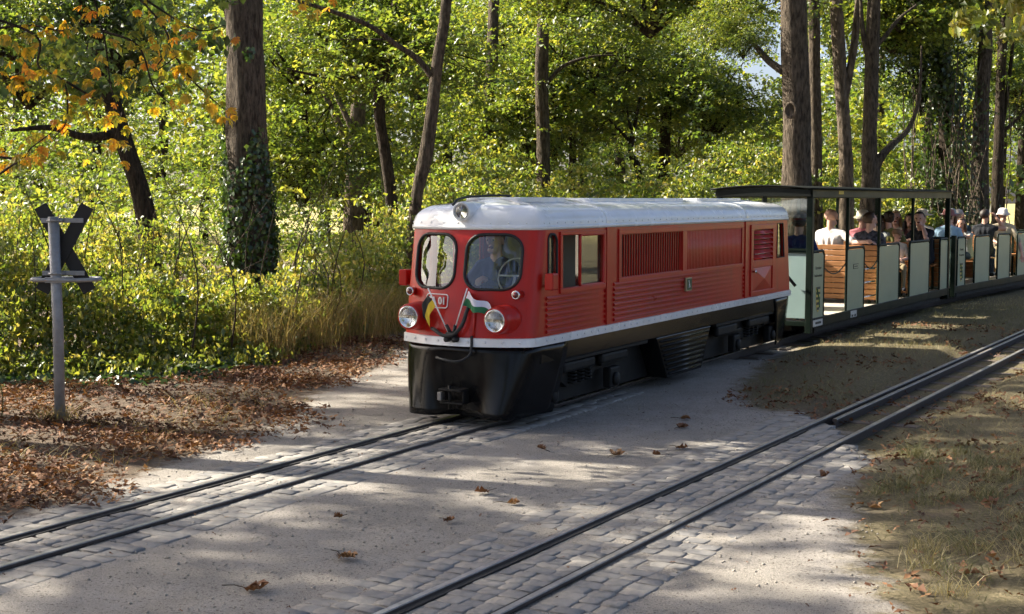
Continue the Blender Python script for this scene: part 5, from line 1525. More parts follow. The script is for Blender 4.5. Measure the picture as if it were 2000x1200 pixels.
# ivy on the big left trunk and the creeper-clad tree
def ivy_on(root, P, z0, z1, n, size, mat, thick, seed, name='ivy'):
    qq = np.random.default_rng(seed)
    P = np.array(P)
    z = z0 + (z1 - z0)*qq.random(n)**1.25; th = qq.random(n)*2*math.pi
    x = np.interp(z, P[:, 2], P[:, 0]); y = np.interp(z, P[:, 2], P[:, 1]); r = np.interp(z, P[:, 2], P[:, 3])
    keep = (np.sin(th*2 + z*1.3) + np.sin(z*2.1 + th) > (z - z0)/(z1 - z0)*2.6 - 1.9)
    z, th, x, y, r = z[keep], th[keep], x[keep], y[keep], r[keep]
    out = np.stack([np.cos(th), np.sin(th), np.zeros_like(th)], 1)
    rr = r*1.12 + np.abs(qq.normal(size=len(z)))*thick
    PP = np.stack([x, y, z], 1) + out*rr[:, None]
    v = leaf_arrays(PP, out + qq.normal(size=PP.shape)*0.45, size*qq.uniform(0.6, 1.3, len(z)), qq, asp=0.9, T=np.array([0, 0, -1.0]) + qq.normal(size=PP.shape)*0.5)
    me = leaf_mesh(name, v - np.array(root.location), np.clip(0.4 + qq.normal(size=len(z))*0.25, 0, 1), mat)
    o = bpy.data.objects.new(name, me); link(o, root)
tpb = rooted(492, 17.0, [(487, 430, 0.262), (483, 300, 0.250), (480, 150, 0.235), (477, 0, 0.222)], 0.30)
ivy_on(bigleft, tpb, 0.0, 3.6, 6500, 0.062, 'leaf_ivy', 0.03, 11)
tpi = rooted(1850, 30.5, [(1848, 330, 0.14), (1846, 200, 0.13), (1842, 60, 0.12), (1840, -80, 0.10)], 0.18)
ivy_on(ivytree, tpi, 0.4, 6.5, 9000, 0.09, 'leaf_dark', 0.38, 12)
qq = np.random.default_rng(13)
mb = MB()
for k in range(46):
    x = 9.5 + qq.normal()*0.5; y = 29.9 + qq.normal()*0.25; z1 = qq.uniform(2.2, 5.0)
    mb.tube(cat_rom([(x + qq.normal()*0.25, y, z1), (x + qq.normal()*0.1, y - 0.1, z1*0.65), (x + qq.normal()*0.15, y - 0.15, z1*0.35), (x + qq.normal()*0.3, y - 0.1, 0.3)], 4), 0.011, 4, caps=False)
v = np.array(mb.v) - np.array(ivytree.location)
o = bpy.data.objects.new('creepers', mesh_from('creepers', v, mb.f, ['bark_pale'], True)); link(o, ivytree)

# ------------------------------------------------------------------ trees outside the frame whose crowns shade the crossing
def shade_tree(label, x, y, r0, h, crowns, seed):
    tree(label, [(x, y, gz(x, y), r0), (x + 0.1, y, h*0.35, r0*0.85), (x + 0.2, y + 0.2, h*0.7, r0*0.6), (x + 0.3, y + 0.2, h, 0.05)], [], crowns, 'bark_brown', seed=seed, group='trees outside the frame')
BEHIND = [(-7.5, -9.0, 8.5), (2.5, -13.0, 9.5), (9.5, -7.0, 8.5)]
SH = [(-13.0, 7.0, 10.6, ('canopy0', 'sparse1')), (-16.8, 9.6, 11.6, ('sparse0',)), (-13.4, 16.6, 11.8, ('canopy2', 'sparse1')), (-19.0, 17.4, 14.2, ('sparse1',)), (-9.6, 12.6, 11.2, ('canopy1',))]
WORDS = ['nearest', 'second', 'third', 'fourth', 'fifth', 'sixth']
for i, (x, y, z, keys) in enumerate(SH):
    c = [(k, (x + 0.3 + 1.5*j, y - 1.6*j, z + 0.9*j), 0.95 - 0.15*j, i*1.3 + j) for j, k in enumerate(keys)]
    shade_tree('tall tree left of the frame, %s of the row along the path' % WORDS[i], x, y, 0.24, z, c, 30 + i)

for i, (x, y, z) in enumerate(BEHIND):
    shade_tree('tall tree behind the photographer, %s from the left' % WORDS[i].replace('nearest', 'first'), x, y, 0.26, z, [(CN[i % 3], (x, y, z), 1.0, i*1.1), (CN[(i + 2) % 3], (x + 2, y + 1, z - 3), 0.7, i*0.5)], 80 + i)

# ------------------------------------------------------------------ chestnut with autumn leaves hanging into the top left corner
def palmate(q, P, D, size, tint):
    """compound leaves: five to seven leaflets fanned from one stalk"""
    V_, T_ = [], []
    for p, d, s, t in zip(P, D, size, tint):
        n = q.integers(5, 8)
        d = unit(d); side = unit(np.cross(d, np.array([0, 0, 1.]) + q.normal(size=3)*0.3)); nrm = np.cross(side, d)
        for k in range(n):
            a = (k/(n - 1) - 0.5)*2.5
            dirv = unit(d*math.cos(a) + side*math.sin(a) + nrm*q.normal()*0.15 + np.array([0, 0, -0.30]))
            L = s*(1.0 - 0.35*abs(a)/1.25)*q.uniform(0.8, 1.1)
            b = unit(np.cross(dirv, nrm) + q.normal(size=3)*0.12); nn = np.cross(b, dirv)
            w = L*0.19
            cup = q.uniform(0.1, 0.5)
            m1, m2 = p + dirv*L*0.35, p + dirv*L*0.72
            tip = p + dirv*L - nn*L*0.25*cup
            for quad in ((p, m1 + b*w*0.62 + nn*w*cup, m2, m1 - b*w*0.62 + nn*w*cup), (m1, m2 + b*w + nn*w*cup - dirv*L*0.05, tip, m2 - b*w + nn*w*cup - dirv*L*0.05)):
                V_.append(quad); T_.append(np.clip(t + q.normal()*0.12, 0, 1))
    return np.array(V_), np.array(T_)
qq = np.random.default_rng(17)
ct_base = (-6.6, 10.6)
ct = tree('chestnut at the left with orange autumn leaves hanging into the picture', [(ct_base[0], ct_base[1], 0.0, 0.22), (-6.5, 10.6, 2.0, 0.20), (-6.3, 10.5, 4.0, 0.17), (-6.2, 10.4, 8.0, 0.06)], [], [('sparse1', (-7.0, 12.2, 9.6), 0.85, 0.6)], 'bark_dark', seed=50)
cb = np.array(ct.location)
twig_ends = []
limbs = []
for (pts) in ([(-40, 60, 9.6), (60, 50, 9.6), (130, 60, 9.5), (180, 20, 9.4)], [(-60, 20, 9.2), (70, 70, 9.2), (75, 130, 9.2), (125, 160, 9.1), (130, 235, 9.0), (105, 270, 9.0)],
              [(-40, -60, 9.8), (150, -40, 9.8), (200, 60, 9.7), (215, 160, 9.6), (235, 230, 9.6)], [(60, -80, 9.9), (230, -30, 9.9), (310, 40, 9.8), (330, 90, 9.8), (300, 140, 9.7), (345, 110, 9.7)],
              [(200, -60, 10.2), (330, 30, 10.2), (390, 60, 10.1), (440, 50, 10.1)], [(-60, 300, 9.4), (40, 310, 9.3), (60, 290, 9.2), (100, 260, 9.1)], [(0, 340, 8.8), (30, 320, 8.8), (60, 310, 8.8)],
              [(330, 90, 9.8), (370, 150, 9.8), (410, 190, 9.8), (440, 215, 9.9)], [(200, 60, 9.7), (270, 90, 9.6), (300, 170, 9.6), (340, 210, 9.7)], [(240, 220, 9.7), (225, 270, 9.7), (210, 300, 9.7)],
              [(130, 160, 9.1), (180, 190, 9.2), (215, 205, 9.2)], [(-20, 130, 9.3), (20, 150, 9.3), (60, 130, 9.2)], [(560, -60, 10.5), (600, -10, 10.5), (620, 15, 10.5)]):
    limbs.append(pts)
    for (x, y, Y) in pts[1:]:
        twig_ends.append((x, y, Y))
    for (p, r_) in zip(pts[:-1], pts[1:]):
        for f in (0.35, 0.7): twig_ends.append(tuple(np.array(p) + (np.array(r_) - np.array(p))*f))
mb = MB()
for l in limbs:
    P = cat_rom([at(*p) for p in l], 5)
    mb.tube(P - cb, np.linspace(0.010, 0.0035, len(P)), 5, caps=False)
mb.build('twigs', 'bark_dark', ct, True)['kind'] = 'stuff'
mb = MB()
mb.tube(cat_rom([np.array((-6.4, 10.5, 3.4)) - cb, np.array((-5.2, 10.1, 3.6)) - cb, at(-40, 20, 9.6) - cb], 5), np.linspace(0.05, 0.02, 11), 7)
mb.build('limb', 'bark_dark', ct, True)
PP, DD, SS, TT = [], [], [], []
for (x, y, Y) in twig_ends:
    for _ in range(qq.integers(2, 4)):
        p = at(x + qq.normal()*20, y + qq.normal()*17 + 6, Y + qq.normal()*0.15)
        if p[2] < 1.95: continue
        PP.append(p); d = qq.normal(size=3); d[2] = -0.7 - abs(qq.normal())*0.6; DD.append(d); SS.append(qq.uniform(0.055, 0.10)); TT.append(np.clip(0.27 + qq.normal()*0.26, 0.02, 0.95))
V_, T_ = palmate(qq, PP, DD, SS, TT)
me = leaf_mesh('autumn_leaves', V_ - cb, T_, 'leaf_autumn')
o = bpy.data.objects.new('autumn_leaves', me); link(o, ct)
# green leaves behind them, and unseen boughs added overhead to dapple the path
C = np.array([at(qq.uniform(-120, 430), qq.uniform(-160, 200)*(1), qq.uniform(10.5, 12.5)) for _ in range(60)])
C = C[C[:, 2] > 2.6]
v, t = sprays(C, qq.uniform(0.18, 0.34, len(C)), 26, 0.085, qq, tint_mean=0.25, hang=0.3)
o = bpy.data.objects.new('dapple_boughs', None)
C2 = np.stack([qq.uniform(-6.4, -2.2, 120), qq.uniform(8.4, 12.4, 120), qq.uniform(4.2, 6.2, 120)], 1)
C2 = C2[np.sin(C2[:, 0]*2.3 + C2[:, 1]*0.7)*np.sin(C2[:, 1]*1.9) > -0.25]
v2_, t2_ = sprays(C2, qq.uniform(0.25, 0.5, len(C2)), 34, 0.105, qq, tint_mean=0.35)
bpy.data.objects.remove(o)
v = np.concatenate([v, v2_]); t = np.concatenate([t, t2_])
o = bpy.data.objects.new('green_leaves', leaf_mesh('green_leaves', v - cb, t, 'leaf_maple')); link(o, ct)
# branch with yellowing leaves hanging into the top right corner
rt_ = tree('tree outside the right edge with yellowing leaves drooping into the corner', [(8.6, 15.2, 0.03, 0.18), (8.7, 15.2, 3.0, 0.15), (8.6, 15.3, 7.0, 0.05)],
           [[(8.7, 15.2, 4.4, 0.05), (7.2, 15.3, 5.0, 0.035), (5.9, 15.4, 4.7, 0.015)]], [('yellow0', (8.4, 15.4, 6.3), 1.0, 0.4)], 'bark_brown', seed=55)
C = np.array([at(1880 + 130*qq.random()*1.2, -60 + 130*qq.random()**1.5, 15.2 + qq.normal()*0.4) for _ in range(34)])
v, t = sprays(C, qq.uniform(0.15, 0.30, len(C)), 26, 0.11, qq, tint_mean=0.62, tint_c=0.2, hang=0.65)
o = bpy.data.objects.new('drooping_leaves', leaf_mesh('drooping_leaves', v - np.array(rt_.location), t, 'leaf_shrub')); link(o, rt_)

# ------------------------------------------------------------------ undergrowth: masses nobody could count
def stuff(name, label, v, t, mat):
    o = bpy.data.objects.new(name, leaf_mesh(name, v, t, mat)); link(o)
    tag(o, label, 'undergrowth', kind='stuff')
    return o
TF = np.array([(-12, 11.6), (-7, 12.2), (-4.84, 12.8), (-4.19, 13.05), (-3.48, 13.2), (-2.81, 13.7), (-2.45, 14.6), (-2.3, 15.8), (-1.9, 17.6), (-1.2, 19.5), (0.3, 22.5), (1.5, 25.5)])
def front_y(x): return np.interp(x, TF[:, 0], TF[:, 1])
def off_track(C, d=1.35):
    '''keeps growth clear of the railway'''
    D = np.min(np.hypot(C[:, None, 0] - TR1[None, ::4, 1], C[:, None, 1] - TR1[None, ::4, 2]), axis=1)
    return C[D > d]
qq = np.random.default_rng(21)
m = 4600
x = qq.uniform(-9.5, -1.2, m); depth = qq.random(m)**1.3*3.4
lump = 0.5 + 0.5*np.sin(x*1.9 + 0.7)*np.sin(depth*1.7 + x*0.6 + 1)
top = 0.15 + 1.5*smooth01(depth/1.5)*(0.45 + 0.8*lump)*(0.75 + 0.5*np.sin(x*3.7 + depth*2.3)**2) + 0.14*depth
top *= 0.80*(1 - 0.55*np.exp(-((x + 3.1)/0.85)**2))
z = top*qq.random(m)**0.55 + 0.08
C = np.stack([x, front_y(x) + depth + qq.normal(size=m)*0.1, z], 1)
v, t = sprays(C, qq.uniform(0.12, 0.36, m), 24, 0.057, qq, tint_mean=0.55, tint_c=0.2, tint_l=0.16, hang=0.55)
stuff('thicket', 'bright green hazel and bramble thicket behind the crossing sign', v, t, 'leaf_shrub')
mb = MB()
for k in range(120):
    x = qq.uniform(-9, -1.3); y = float(front_y(x)) + qq.uniform(0.4, 3.2); h = qq.uniform(0.9, 2.3)
    mb.tube(cat_rom([(x, y, 0), (x + qq.normal()*0.15, y + qq.normal()*0.1, h*0.5), (x + qq.normal()*0.4, y + qq.normal()*0.3, h)], 4), np.linspace(0.012, 0.003, 9), 5, caps=False)
o = mb.build('thicket_stems', 'bark_brown', None, True); tag(o, 'thin woody stems inside the green thicket', 'undergrowth', kind='stuff')
# ivy carpet along the thicket's foot
m = 9000
x = qq.uniform(-9, -2.3, m); dpt = qq.normal(size=m)*0.30 + 0.05
P = np.stack([x, front_y(x) + dpt, 0.05 + 0.16*qq.random(m)*np.clip(dpt + 0.5, 0.1, 1.0)], 1)
v = leaf_arrays(P, np.array([0, -0.3, 1.0]) + qq.normal(size=P.shape)*0.4, 0.085*qq.uniform(0.6, 1.3, m), qq, asp=0.95)
stuff('ivy_carpet', 'dark green ivy covering the ground along the thicket', v, np.clip(0.35 + qq.normal(size=m)*0.22, 0, 1), 'leaf_ivy')
# shrubs behind the train
m = 4200
x = qq.uniform(-1.6, 12.5, m); y = qq.uniform(25.5, 31, m) + np.abs(x - 3)*0.0
lump = 0.5 + 0.5*np.sin(x*1.3 + 2.0)*np.sin(y*0.9 + x*0.5)
top = (1.1 + 1.9*lump)*np.where(x > 9.0, 0.45, 1.0)
C = np.stack([x, y, 0.1 + top*qq.random(m)**0.6], 1)
C = off_track(C[~((C[:, 0] > 9.3) & (C[:, 1] < 40))])
v, t = sprays(C, qq.uniform(0.16, 0.42, len(C)), 22, 0.085, qq, tint_mean=0.45, tint_c=0.22, hang=0.25)
stuff('shrub_belt', 'mixed green shrubs between the trunks behind the train', v, t, 'leaf_shrub')
# understory of the wood, deeper in
m = 3600
x = qq.uniform(-17, 7.5, m); y = qq.uniform(21.5, 44, m)
x = x*(y/32)
ok = (y > front_y(x) + 2.5)
x, y = x[ok], y[ok]
x = np.concatenate([x, qq.uniform(-15, -4.5, 1100)]); y = np.concatenate([y, qq.uniform(22, 36, 1100)])
lump = np.sin(x*0.9 + 1)*np.sin(y*0.55 + x*0.3)
z = 0.3 + np.abs(qq.normal(size=len(x)))*2.4 + 1.4*lump
ok = (z > 0.1) & ((lump > -0.55) | (x < -5))
ok &= ~((y < 28) & ((qq.random(len(y)) < 0.55) | (z > 2.3)))
ppx, ppy = 1000 + 2667*x/y, 392 - 2667*(z - 1.75)/y
ok &= ~((ppx > 1385) & (ppx < 1530) & (ppy < 275))                  # a clearing in the wood where the sky shows
C = off_track(np.stack([x, y, z], 1)[ok])
v, t = sprays(C, qq.uniform(0.25, 0.6, len(C)), 22, 0.10, qq, tilt=0.3, tint_mean=0.48, tint_c=0.22)
stuff('understory', 'layered young maple growth deep in the wood', v, t, 'leaf_maple')
# the far edge of the wood
m = 6600
az_ = np.where(qq.random(m) < 0.22, qq.uniform(-0.36, 0.02, m), qq.uniform(-0.50, 0.52, m)); d_ = qq.uniform(46, 74, m)
pxs = 1000 + 2667*np.tan(az_)
toppx = np.interp(pxs, [-400, 900, 1150, 1330, 1400, 1470, 1520, 1600, 1760, 1880, 2000, 2400], [-150, -150, -80, 20, 170, 245, 200, 120, 150, 90, -40, -150])
botpx = np.interp(pxs, [-400, 1860, 1890, 1965, 1990, 2400], [400, 400, 374, 374, 400, 400])
hi = 1.75 + (392 - toppx)/2667*d_; lo = np.maximum(0.2, 1.75 + (392 - botpx)/2667*d_)
fr = qq.random(m)
zz = lo + (hi - lo)*fr
C = np.stack([np.tan(az_)*d_, d_, zz], 1)
v, t = sprays(C, qq.uniform(0.7, 1.5, m), 22, 0.26, qq, tilt=0.4, tint_mean=0.55, tint_c=0.24)
stuff('far_wood', 'sunlit far edge of the wood seen between the trunks', v, t, 'leaf_maple')
mb = MB()
for k in range(60):
    a = qq.uniform(-0.48, 0.36); d = qq.uniform(44, 72); x = math.tan(a)*d
    if 0.12 < a < 0.21: continue
    mb.tube([(x, d, -0.2), (x + qq.normal()*0.3, d, 4), (x + qq.normal()*0.6, d, 10)], [0.22, 0.17, 0.08], 7, caps=False)
o = mb.build('far_trunks', 'bark_dark', None, True); tag(o, 'distant trunks at the far edge of the wood', 'undergrowth', kind='stuff')
# ------------------------------------------------------------------ crossing sign seen from behind
pmat('galvanised', (0.27, 0.28, 0.29), 0.5, metal=0.3, var=0.2, scale=14, bump=0.1, bscale=80, dirt=(0.18, 0.17, 0.16), dirt_amt=0.5)
pmat('sign_back', (0.02, 0.021, 0.022), 0.6, metal=0.0, spec=0.3, var=0.15, scale=6)
sx, sy = -3.535, 10.58
sign = empty('crossing_sign', (sx, sy, gz(sx, sy))); tag(sign, 'railway crossing saltire seen from behind on a grey steel post', 'sign')
MB().tube([(0, 0, -0.2), (0.002, 0, 0.8), (-0.012, 0, 1.605)], 0.041, 20).build('post', 'galvanised', sign, True)
for i, a in enumerate((1, -1)):
    o = MB().box(-0.054, 0.054, -0.004, 0.004, -0.380, 0.380).build('cross_arm', 'sign_back', sign, bev=0.002)
    o.location = (0.050, 0.058 + 0.010*i, 1.355); o.rotation_euler = (0, R(29)*a, 0)
for z in (1.575, 1.165):
    MB().box(-0.125, 0.205, 0.043, 0.052, z - 0.018, z + 0.018).tube([(-0.05, 0.04, z), (-0.05, -0.02, z), (-0.02, -0.046, z), (0.02, -0.046, z), (0.05, -0.02, z), (0.05, 0.04, z)], 0.010, 6).build('clamp', 'galvanised', sign, bev=0.002)
ring = [(0.045 + 0.255*math.copysign(abs(math.cos(t))**0.45, math.cos(t)), 0.10 + 0.14*math.copysign(abs(math.sin(t))**0.7, math.sin(t)), 1.115) for t in np.linspace(0, 2*math.pi, 32, endpoint=False)]
MB().tube(ring, 0.016, 8, closed=True).build('guard_hoop', 'galvanised', sign, True)
MB().box(-0.075, 0.085, -0.050, -0.036, 1.095, 1.137).build('hoop_clamp', 'galvanised', sign, bev=0.003)

# ------------------------------------------------------------------ fallen leaves, grass
def curled(P, size, q, flat=0.6):
    """dry leaflets: two facets folded along the midrib, arched and twisted; two quads end to end"""
    n = len(P)
    Nn = unit(np.array([0, 0, 1.0]) + q.normal(size=(n, 3))*np.array([flat, flat, 0.1]))
    T = q.normal(size=(n, 3)); T = unit(T - Nn*(T*Nn).sum(1, keepdims=True)); B = np.cross(Nn, T)
    S = size[:, None]; w = S*q.uniform(0.13, 0.26, (n, 1)); cup = q.uniform(-0.2, 1.1, (n, 1)); arch = q.uniform(-0.1, 0.35, (n, 1))
    a = P - T*S*0.5; m = P + Nn*S*arch*0.5; t = P + T*S*0.5 + B*S*q.normal(size=(n, 1))*0.12
    m1 = P - T*S*0.12 + Nn*S*arch*0.4; m2 = P + T*S*0.18 + Nn*S*arch*0.45
    q1 = np.stack([a, m1 + B*w*0.75 + Nn*w*cup*0.8, m, m1 - B*w*0.75 + Nn*w*cup*0.8], 1)
    q2 = np.stack([m, m2 + B*w + Nn*w*cup, t, m2 - B*w + Nn*w*cup], 1)
    v = np.concatenate([q1, q2], 0)
    zmin = np.concatenate([P, P], 0)[:, None, 2] - 0.010
    v[:, :, 2] = np.maximum(v[:, :, 2], zmin)
    return v
def two(t): return np.concatenate([t, t])
qq = np.random.default_rng(31)
def scatter(n, x0, x1, y0, y1, dens):
    x, y = qq.uniform(x0, x1, n), qq.uniform(y0, y1, n)
    k = qq.random(n) < dens(x, y)
    return x[k], y[k]
def dens_left(x, y):
    sd = path_sd(x, y)
    d = smooth01((0.30 - sd + 0.25*vnoise(x, y, 2.2, 5))/0.55)
    d *= (y < front_y(x) + 0.6)*np.clip(0.62 + 0.55*vnoise(x, y, 2.0, 6), 0.30, 1)
    return d*(x < -0.9)
x, y = scatter(60000, -7, -0.9, 5.5, 17, dens_left)
P = np.stack([x, y, ground_h(x, y) + 0.012 + 0.03*qq.random(len(x))], 1)
v = curled(P, qq.uniform(0.04, 0.105, len(x)), qq)
o = bpy.data.objects.new('leaf_litter', leaf_mesh('leaf_litter', v, two(np.clip(0.40 + 0.15*vnoise(x, y, 2.5, 33) + qq.normal(size=len(x))*0.27, 0, 1)), 'leaf_litter')); link(o)
tag(o, 'rust-brown fallen chestnut leaves covering the left verge', 'leaf litter', kind='stuff')
def dens_right(x, y):
    sd = path_sd(x, y)
    d = smooth01((-sd + 0.15 + 0.2*vnoise(x, y, 2.4, 7))/0.4)*np.clip(0.40 + 0.5*vnoise(x, y, 1.5, 8), 0.06, 1)
    s2 = x*t2[0] + y*t2[1]; v2 = x*r2[0] + y*r2[1] - OFF2
    s1v = x*r1[0] + y*r1[1] - OFF1
    return d*(s1v > 0.75)*1.0*np.where(np.abs(v2) < 0.3, 0.5, 1.0)
x, y = scatter(22000, 1.4, 9, 4.5, 19, dens_right)
P = np.stack([x, y, ground_h(x, y) + 0.012 + 0.02*qq.random(len(x))], 1)
v = curled(P, 0.025 + 0.085*qq.random(len(x))**1.8, qq)
o = bpy.data.objects.new('leaf_litter', leaf_mesh('leaf_litter', v, two(np.clip(0.42 + qq.normal(size=len(x))*0.25, 0, 1)), 'leaf_litter')); link(o)
tag(o, 'scattered brown leaves in the thin grass right of the path', 'leaf litter', kind='stuff')
# crumbs and small bits of leaf on the path
x, y = scatter(900, -3, 2.6, 5, 15, lambda x, y: (path_sd(x, y) > 0)*0.55)
P = np.stack([x, y, ground_h(x, y) + 0.006], 1)
v = curled(P, qq.uniform(0.012, 0.038, len(x)), qq, 0.3)
o = bpy.data.objects.new('leaf_crumbs', leaf_mesh('leaf_crumbs', v, two(np.clip(0.25 + qq.normal(size=len(x))*0.25, 0, 1)), 'leaf_litter')); link(o)
tag(o, 'small leaf fragments and twigs strewn over the gravel path', 'leaf litter', kind='stuff')

def pebble_mesh(P, S, q):
    n = len(P)
    o8 = np.array([(1, 0, 0), (0, 1, 0), (-1, 0, 0), (0, -1, 0), (0, 0, 0.7), (0, 0, -0.5)])
    v = P[:, None] + (o8*q.uniform(0.6, 1.2, (n, 6, 1)))*S[:, None, None]
    f = np.array([(0, 1, 4), (1, 2, 4), (2, 3, 4), (3, 0, 4), (1, 0, 5), (2, 1, 5), (3, 2, 5), (0, 3, 5)])
    F = (np.arange(n)[:, None, None]*6 + f).reshape(-1, 3).astype(np.int32)
    me = bpy.data.meshes.new('pebbles'); me.vertices.add(n*6); me.vertices.foreach_set('co', v.reshape(-1).astype(np.float32))
    me.loops.add(F.size); me.loops.foreach_set('vertex_index', F.ravel()); me.polygons.add(len(F)); me.polygons.foreach_set('loop_start', np.arange(0, F.size, 3, dtype=np.int32))
    me.update(calc_edges=True); me.materials.append(MATS['pebble']); return me
pmat('pebble', (0.30, 0.27, 0.23), 0.9, var=0.5, scale=3.0)
x, y = scatter(15000, -3.2, 2.8, 5, 15, lambda x, y: (path_sd(x, y) > -0.1)*np.clip(0.5 + 0.5*vnoise(x, y, 2.0, 21), 0.1, 1)*np.clip(8.0/y, 0.3, 1))
P = np.stack([x, y, ground_h(x, y) + 0.003], 1)
o = bpy.data.objects.new('pebbles', pebble_mesh(P, 0.003 + 0.009*qq.random(len(x))**3, qq)); link(o)
tag(o, 'grit and small pebbles lying on the gravel path', 'pebbles', kind='stuff')

def blades(x, y, h, w, mat, name, label, tint, lean=0.5):
    n = len(x)
    z = ground_h(x, y) - 0.005
    B = np.stack([x, y, z], 1)
    a = qq.random(n)*2*math.pi
    side = np.stack([np.cos(a), np.sin(a), np.zeros(n)], 1)*w[:, None]
    ld = np.stack([qq.normal(size=n)*lean, qq.normal(size=n)*lean, np.ones(n)], 1)
    mid = B + ld*h[:, None]*0.55; tip = B + ld*np.array([1.9, 1.9, 0.95])*h[:, None]
    v = np.concatenate([np.stack([B - side, B + side, mid + side*0.8, mid - side*0.8], 1), np.stack([mid - side*0.8, mid + side*0.8, tip + side*0.1, tip - side*0.1], 1)], 0)
    o = bpy.data.objects.new(name, leaf_mesh(name, v, two(tint), mat)); link(o)
    tag(o, label, 'grass', kind='stuff'); return o
def turf(x, y):
    sd = path_sd(x, y); s1v = x*r1[0] + y*r1[1] - OFF1; v2 = x*r2[0] + y*r2[1] - OFF2; s2 = x*t2[0] + y*t2[1]
    return smooth01((-sd - 0.02 + 0.22*vnoise(x, y, 2.6, 9))/0.35)*(s1v > 0.8)*np.where((np.abs(v2) < 0.42) & (s2 > 8.5), 0.04, 1)*np.clip(0.55 + 0.5*vnoise(x, y, 1.1, 10), 0.1, 1)
xa, ya = scatter(90000, 1.3, 5.2, 4.7, 12.5, turf); xb, yb = scatter(70000, 2.0, 10.5, 12.5, 24, lambda x, y: turf(x, y)*np.clip(14.0/y, 0.25, 1.0))
x, y = np.concatenate([xa, xb]), np.concatenate([ya, yb])
blades(x, y, qq.uniform(0.015, 0.055, len(x))*np.where(y > 12.5, 1.7, 1.0), qq.uniform(0.0010, 0.0022, len(x)), 'grass_green', 'grass', 'thin short grass on the verge right of the path', np.clip(0.55 + 0.3*vnoise(x, y, 0.9, 12) + qq.normal(size=len(x))*0.22, 0, 1), 0.5)
tx, ty = scatter(150, 1.7, 4.6, 5.0, 9.5, lambda x, y: smooth01((-path_sd(x, y) - 0.05)/0.3)*(x*r2[0] + y*r2[1] - OFF2 > 0.7))
k = qq.integers(0, len(tx), 9000)
x, y = tx[k] + qq.normal(size=9000)*0.06, ty[k] + qq.normal(size=9000)*0.06
blades(x, y, qq.uniform(0.04, 0.13, len(x)), qq.uniform(0.0012, 0.0024, len(x)), 'grass_green', 'grass_tufts', 'longer grass tufts in the bottom right corner', np.clip(0.45 + 0.4*np.sin(k*1.7) + qq.normal(size=len(x))*0.2, 0, 1), 0.55)
x, y = scatter(16000, -7, -0.9, 6, 17, lambda x, y: smooth01((-path_sd(x, y) + 0.1)/0.4)*(y < front_y(x) + 0.5)*(vnoise(x, y, 1.7, 14) > 0.25)*0.8)
blades(x, y, qq.uniform(0.04, 0.14, len(x)), qq.uniform(0.0012, 0.0026, len(x)), 'grass_dry', 'grass', 'dry grass tufts among the leaf litter of the left verge', np.clip(0.55 + qq.normal(size=len(x))*0.25, 0, 1), 0.7)
# tall dry grass left of the locomotive's nose
m = 17000
x = qq.uniform(-3.0, 1.6, m); y = front_y(x) + qq.normal(size=m)*0.9 + 0.4
k = (y > 14.2) & (path_sd(x, y) < 0.25) & (vnoise(x, y, 1.4, 15) > -0.6)
x, y = x[k], y[k]
blades(x, y, qq.uniform(0.20, 0.80, len(x)), qq.uniform(0.0018, 0.0036, len(x)), 'grass_dry', 'tall_grass', 'tall straw-coloured dry grass left of the locomotive front', np.clip(0.6 + qq.normal(size=len(x))*0.22, 0, 1), 0.17)
x = sx + qq.normal(size=160)*0.07; y = sy + qq.normal(size=160)*0.05
blades(x, y, qq.uniform(0.06, 0.18, len(x)), qq.uniform(0.002, 0.004, len(x)), 'grass_dry', 'grass_tuft', 'pale dry grass tuft at the foot of the sign post', np.clip(0.75 + qq.normal(size=len(x))*0.2, 0, 1), 0.5)
# dry weed stalks
for (wx, wy, hh, lab) in ((-3.95, 10.45, 0.55, 'thin dry weed stalk just left of the sign post'), (-4.1, 10.75, 0.72, 'taller dry weed stalk at the left edge behind the sign post')):
    r_ = empty('dry_weed', (wx, wy, gz(wx, wy))); tag(r_, lab, 'weed', 'dry weeds by the sign')
    MB().tube(cat_rom([(0, 0, 0), (0.02, 0, hh*0.4), (-0.03, 0, hh*0.75), (-0.10, 0, hh)], 4), np.linspace(0.006, 0.002, 13), 5).build('stalk', 'grass_dry', r_, True)
    P = np.array([(-0.10 + qq.normal()*0.02, qq.normal()*0.02, hh + qq.normal()*0.03) for _ in range(10)])
    o = bpy.data.objects.new('seed_head', leaf_mesh('seed_head', leaf_arrays(P, qq.normal(size=P.shape), np.full(10, 0.035), qq), np.full(10, 0.8), 'grass_dry')); link(o, r_)

# single leaves lying on the path
LV = [((-0.84, 6.59), 0.17, 'curled ochre leaf with stalk lying on the gravel between the tracks, largest in the foreground'), ((-1.20, 6.02), 0.17, 'brown dry leaf with long stalk near the bottom left of the path'),
      ((0.70, 9.24), 0.14, 'tan leaf in the sun patch in front of the locomotive'), ((0.23, 9.45), 0.11, 'small upright green-brown leaf ahead of the apron'),
      ((1.17, 9.53), 0.13, 'flat dark red-brown leaf beside the near track paving'), ((-0.15, 8.06), 0.13, 'long brown leaf on the gravel midway between the tracks'),
      ((-0.03, 7.74), 0.11, 'upright curled tan leaf on the gravel between the tracks'), ((-0.94, 7.40), 0.07, 'tiny orange leaf near the far track paving'),
      ((-0.36, 7.32), 0.09, 'small dark leaf lying on shaded gravel'), ((1.02, 9.24), 0.09, 'small folded brown leaf touching the near paving edge'),
      ((1.35, 10.83), 0.12, 'olive leaf on shaded gravel beside the locomotive'), ((1.29, 10.40), 0.13, 'narrow red leaf strip on shaded gravel beside the locomotive'),
      ((1.93, 8.43), 0.10, 'dark brown leaf on the setts right of the near rails'), ((2.02, 7.62), 0.13, 'pale bleached leaf at the grass edge on the right')]
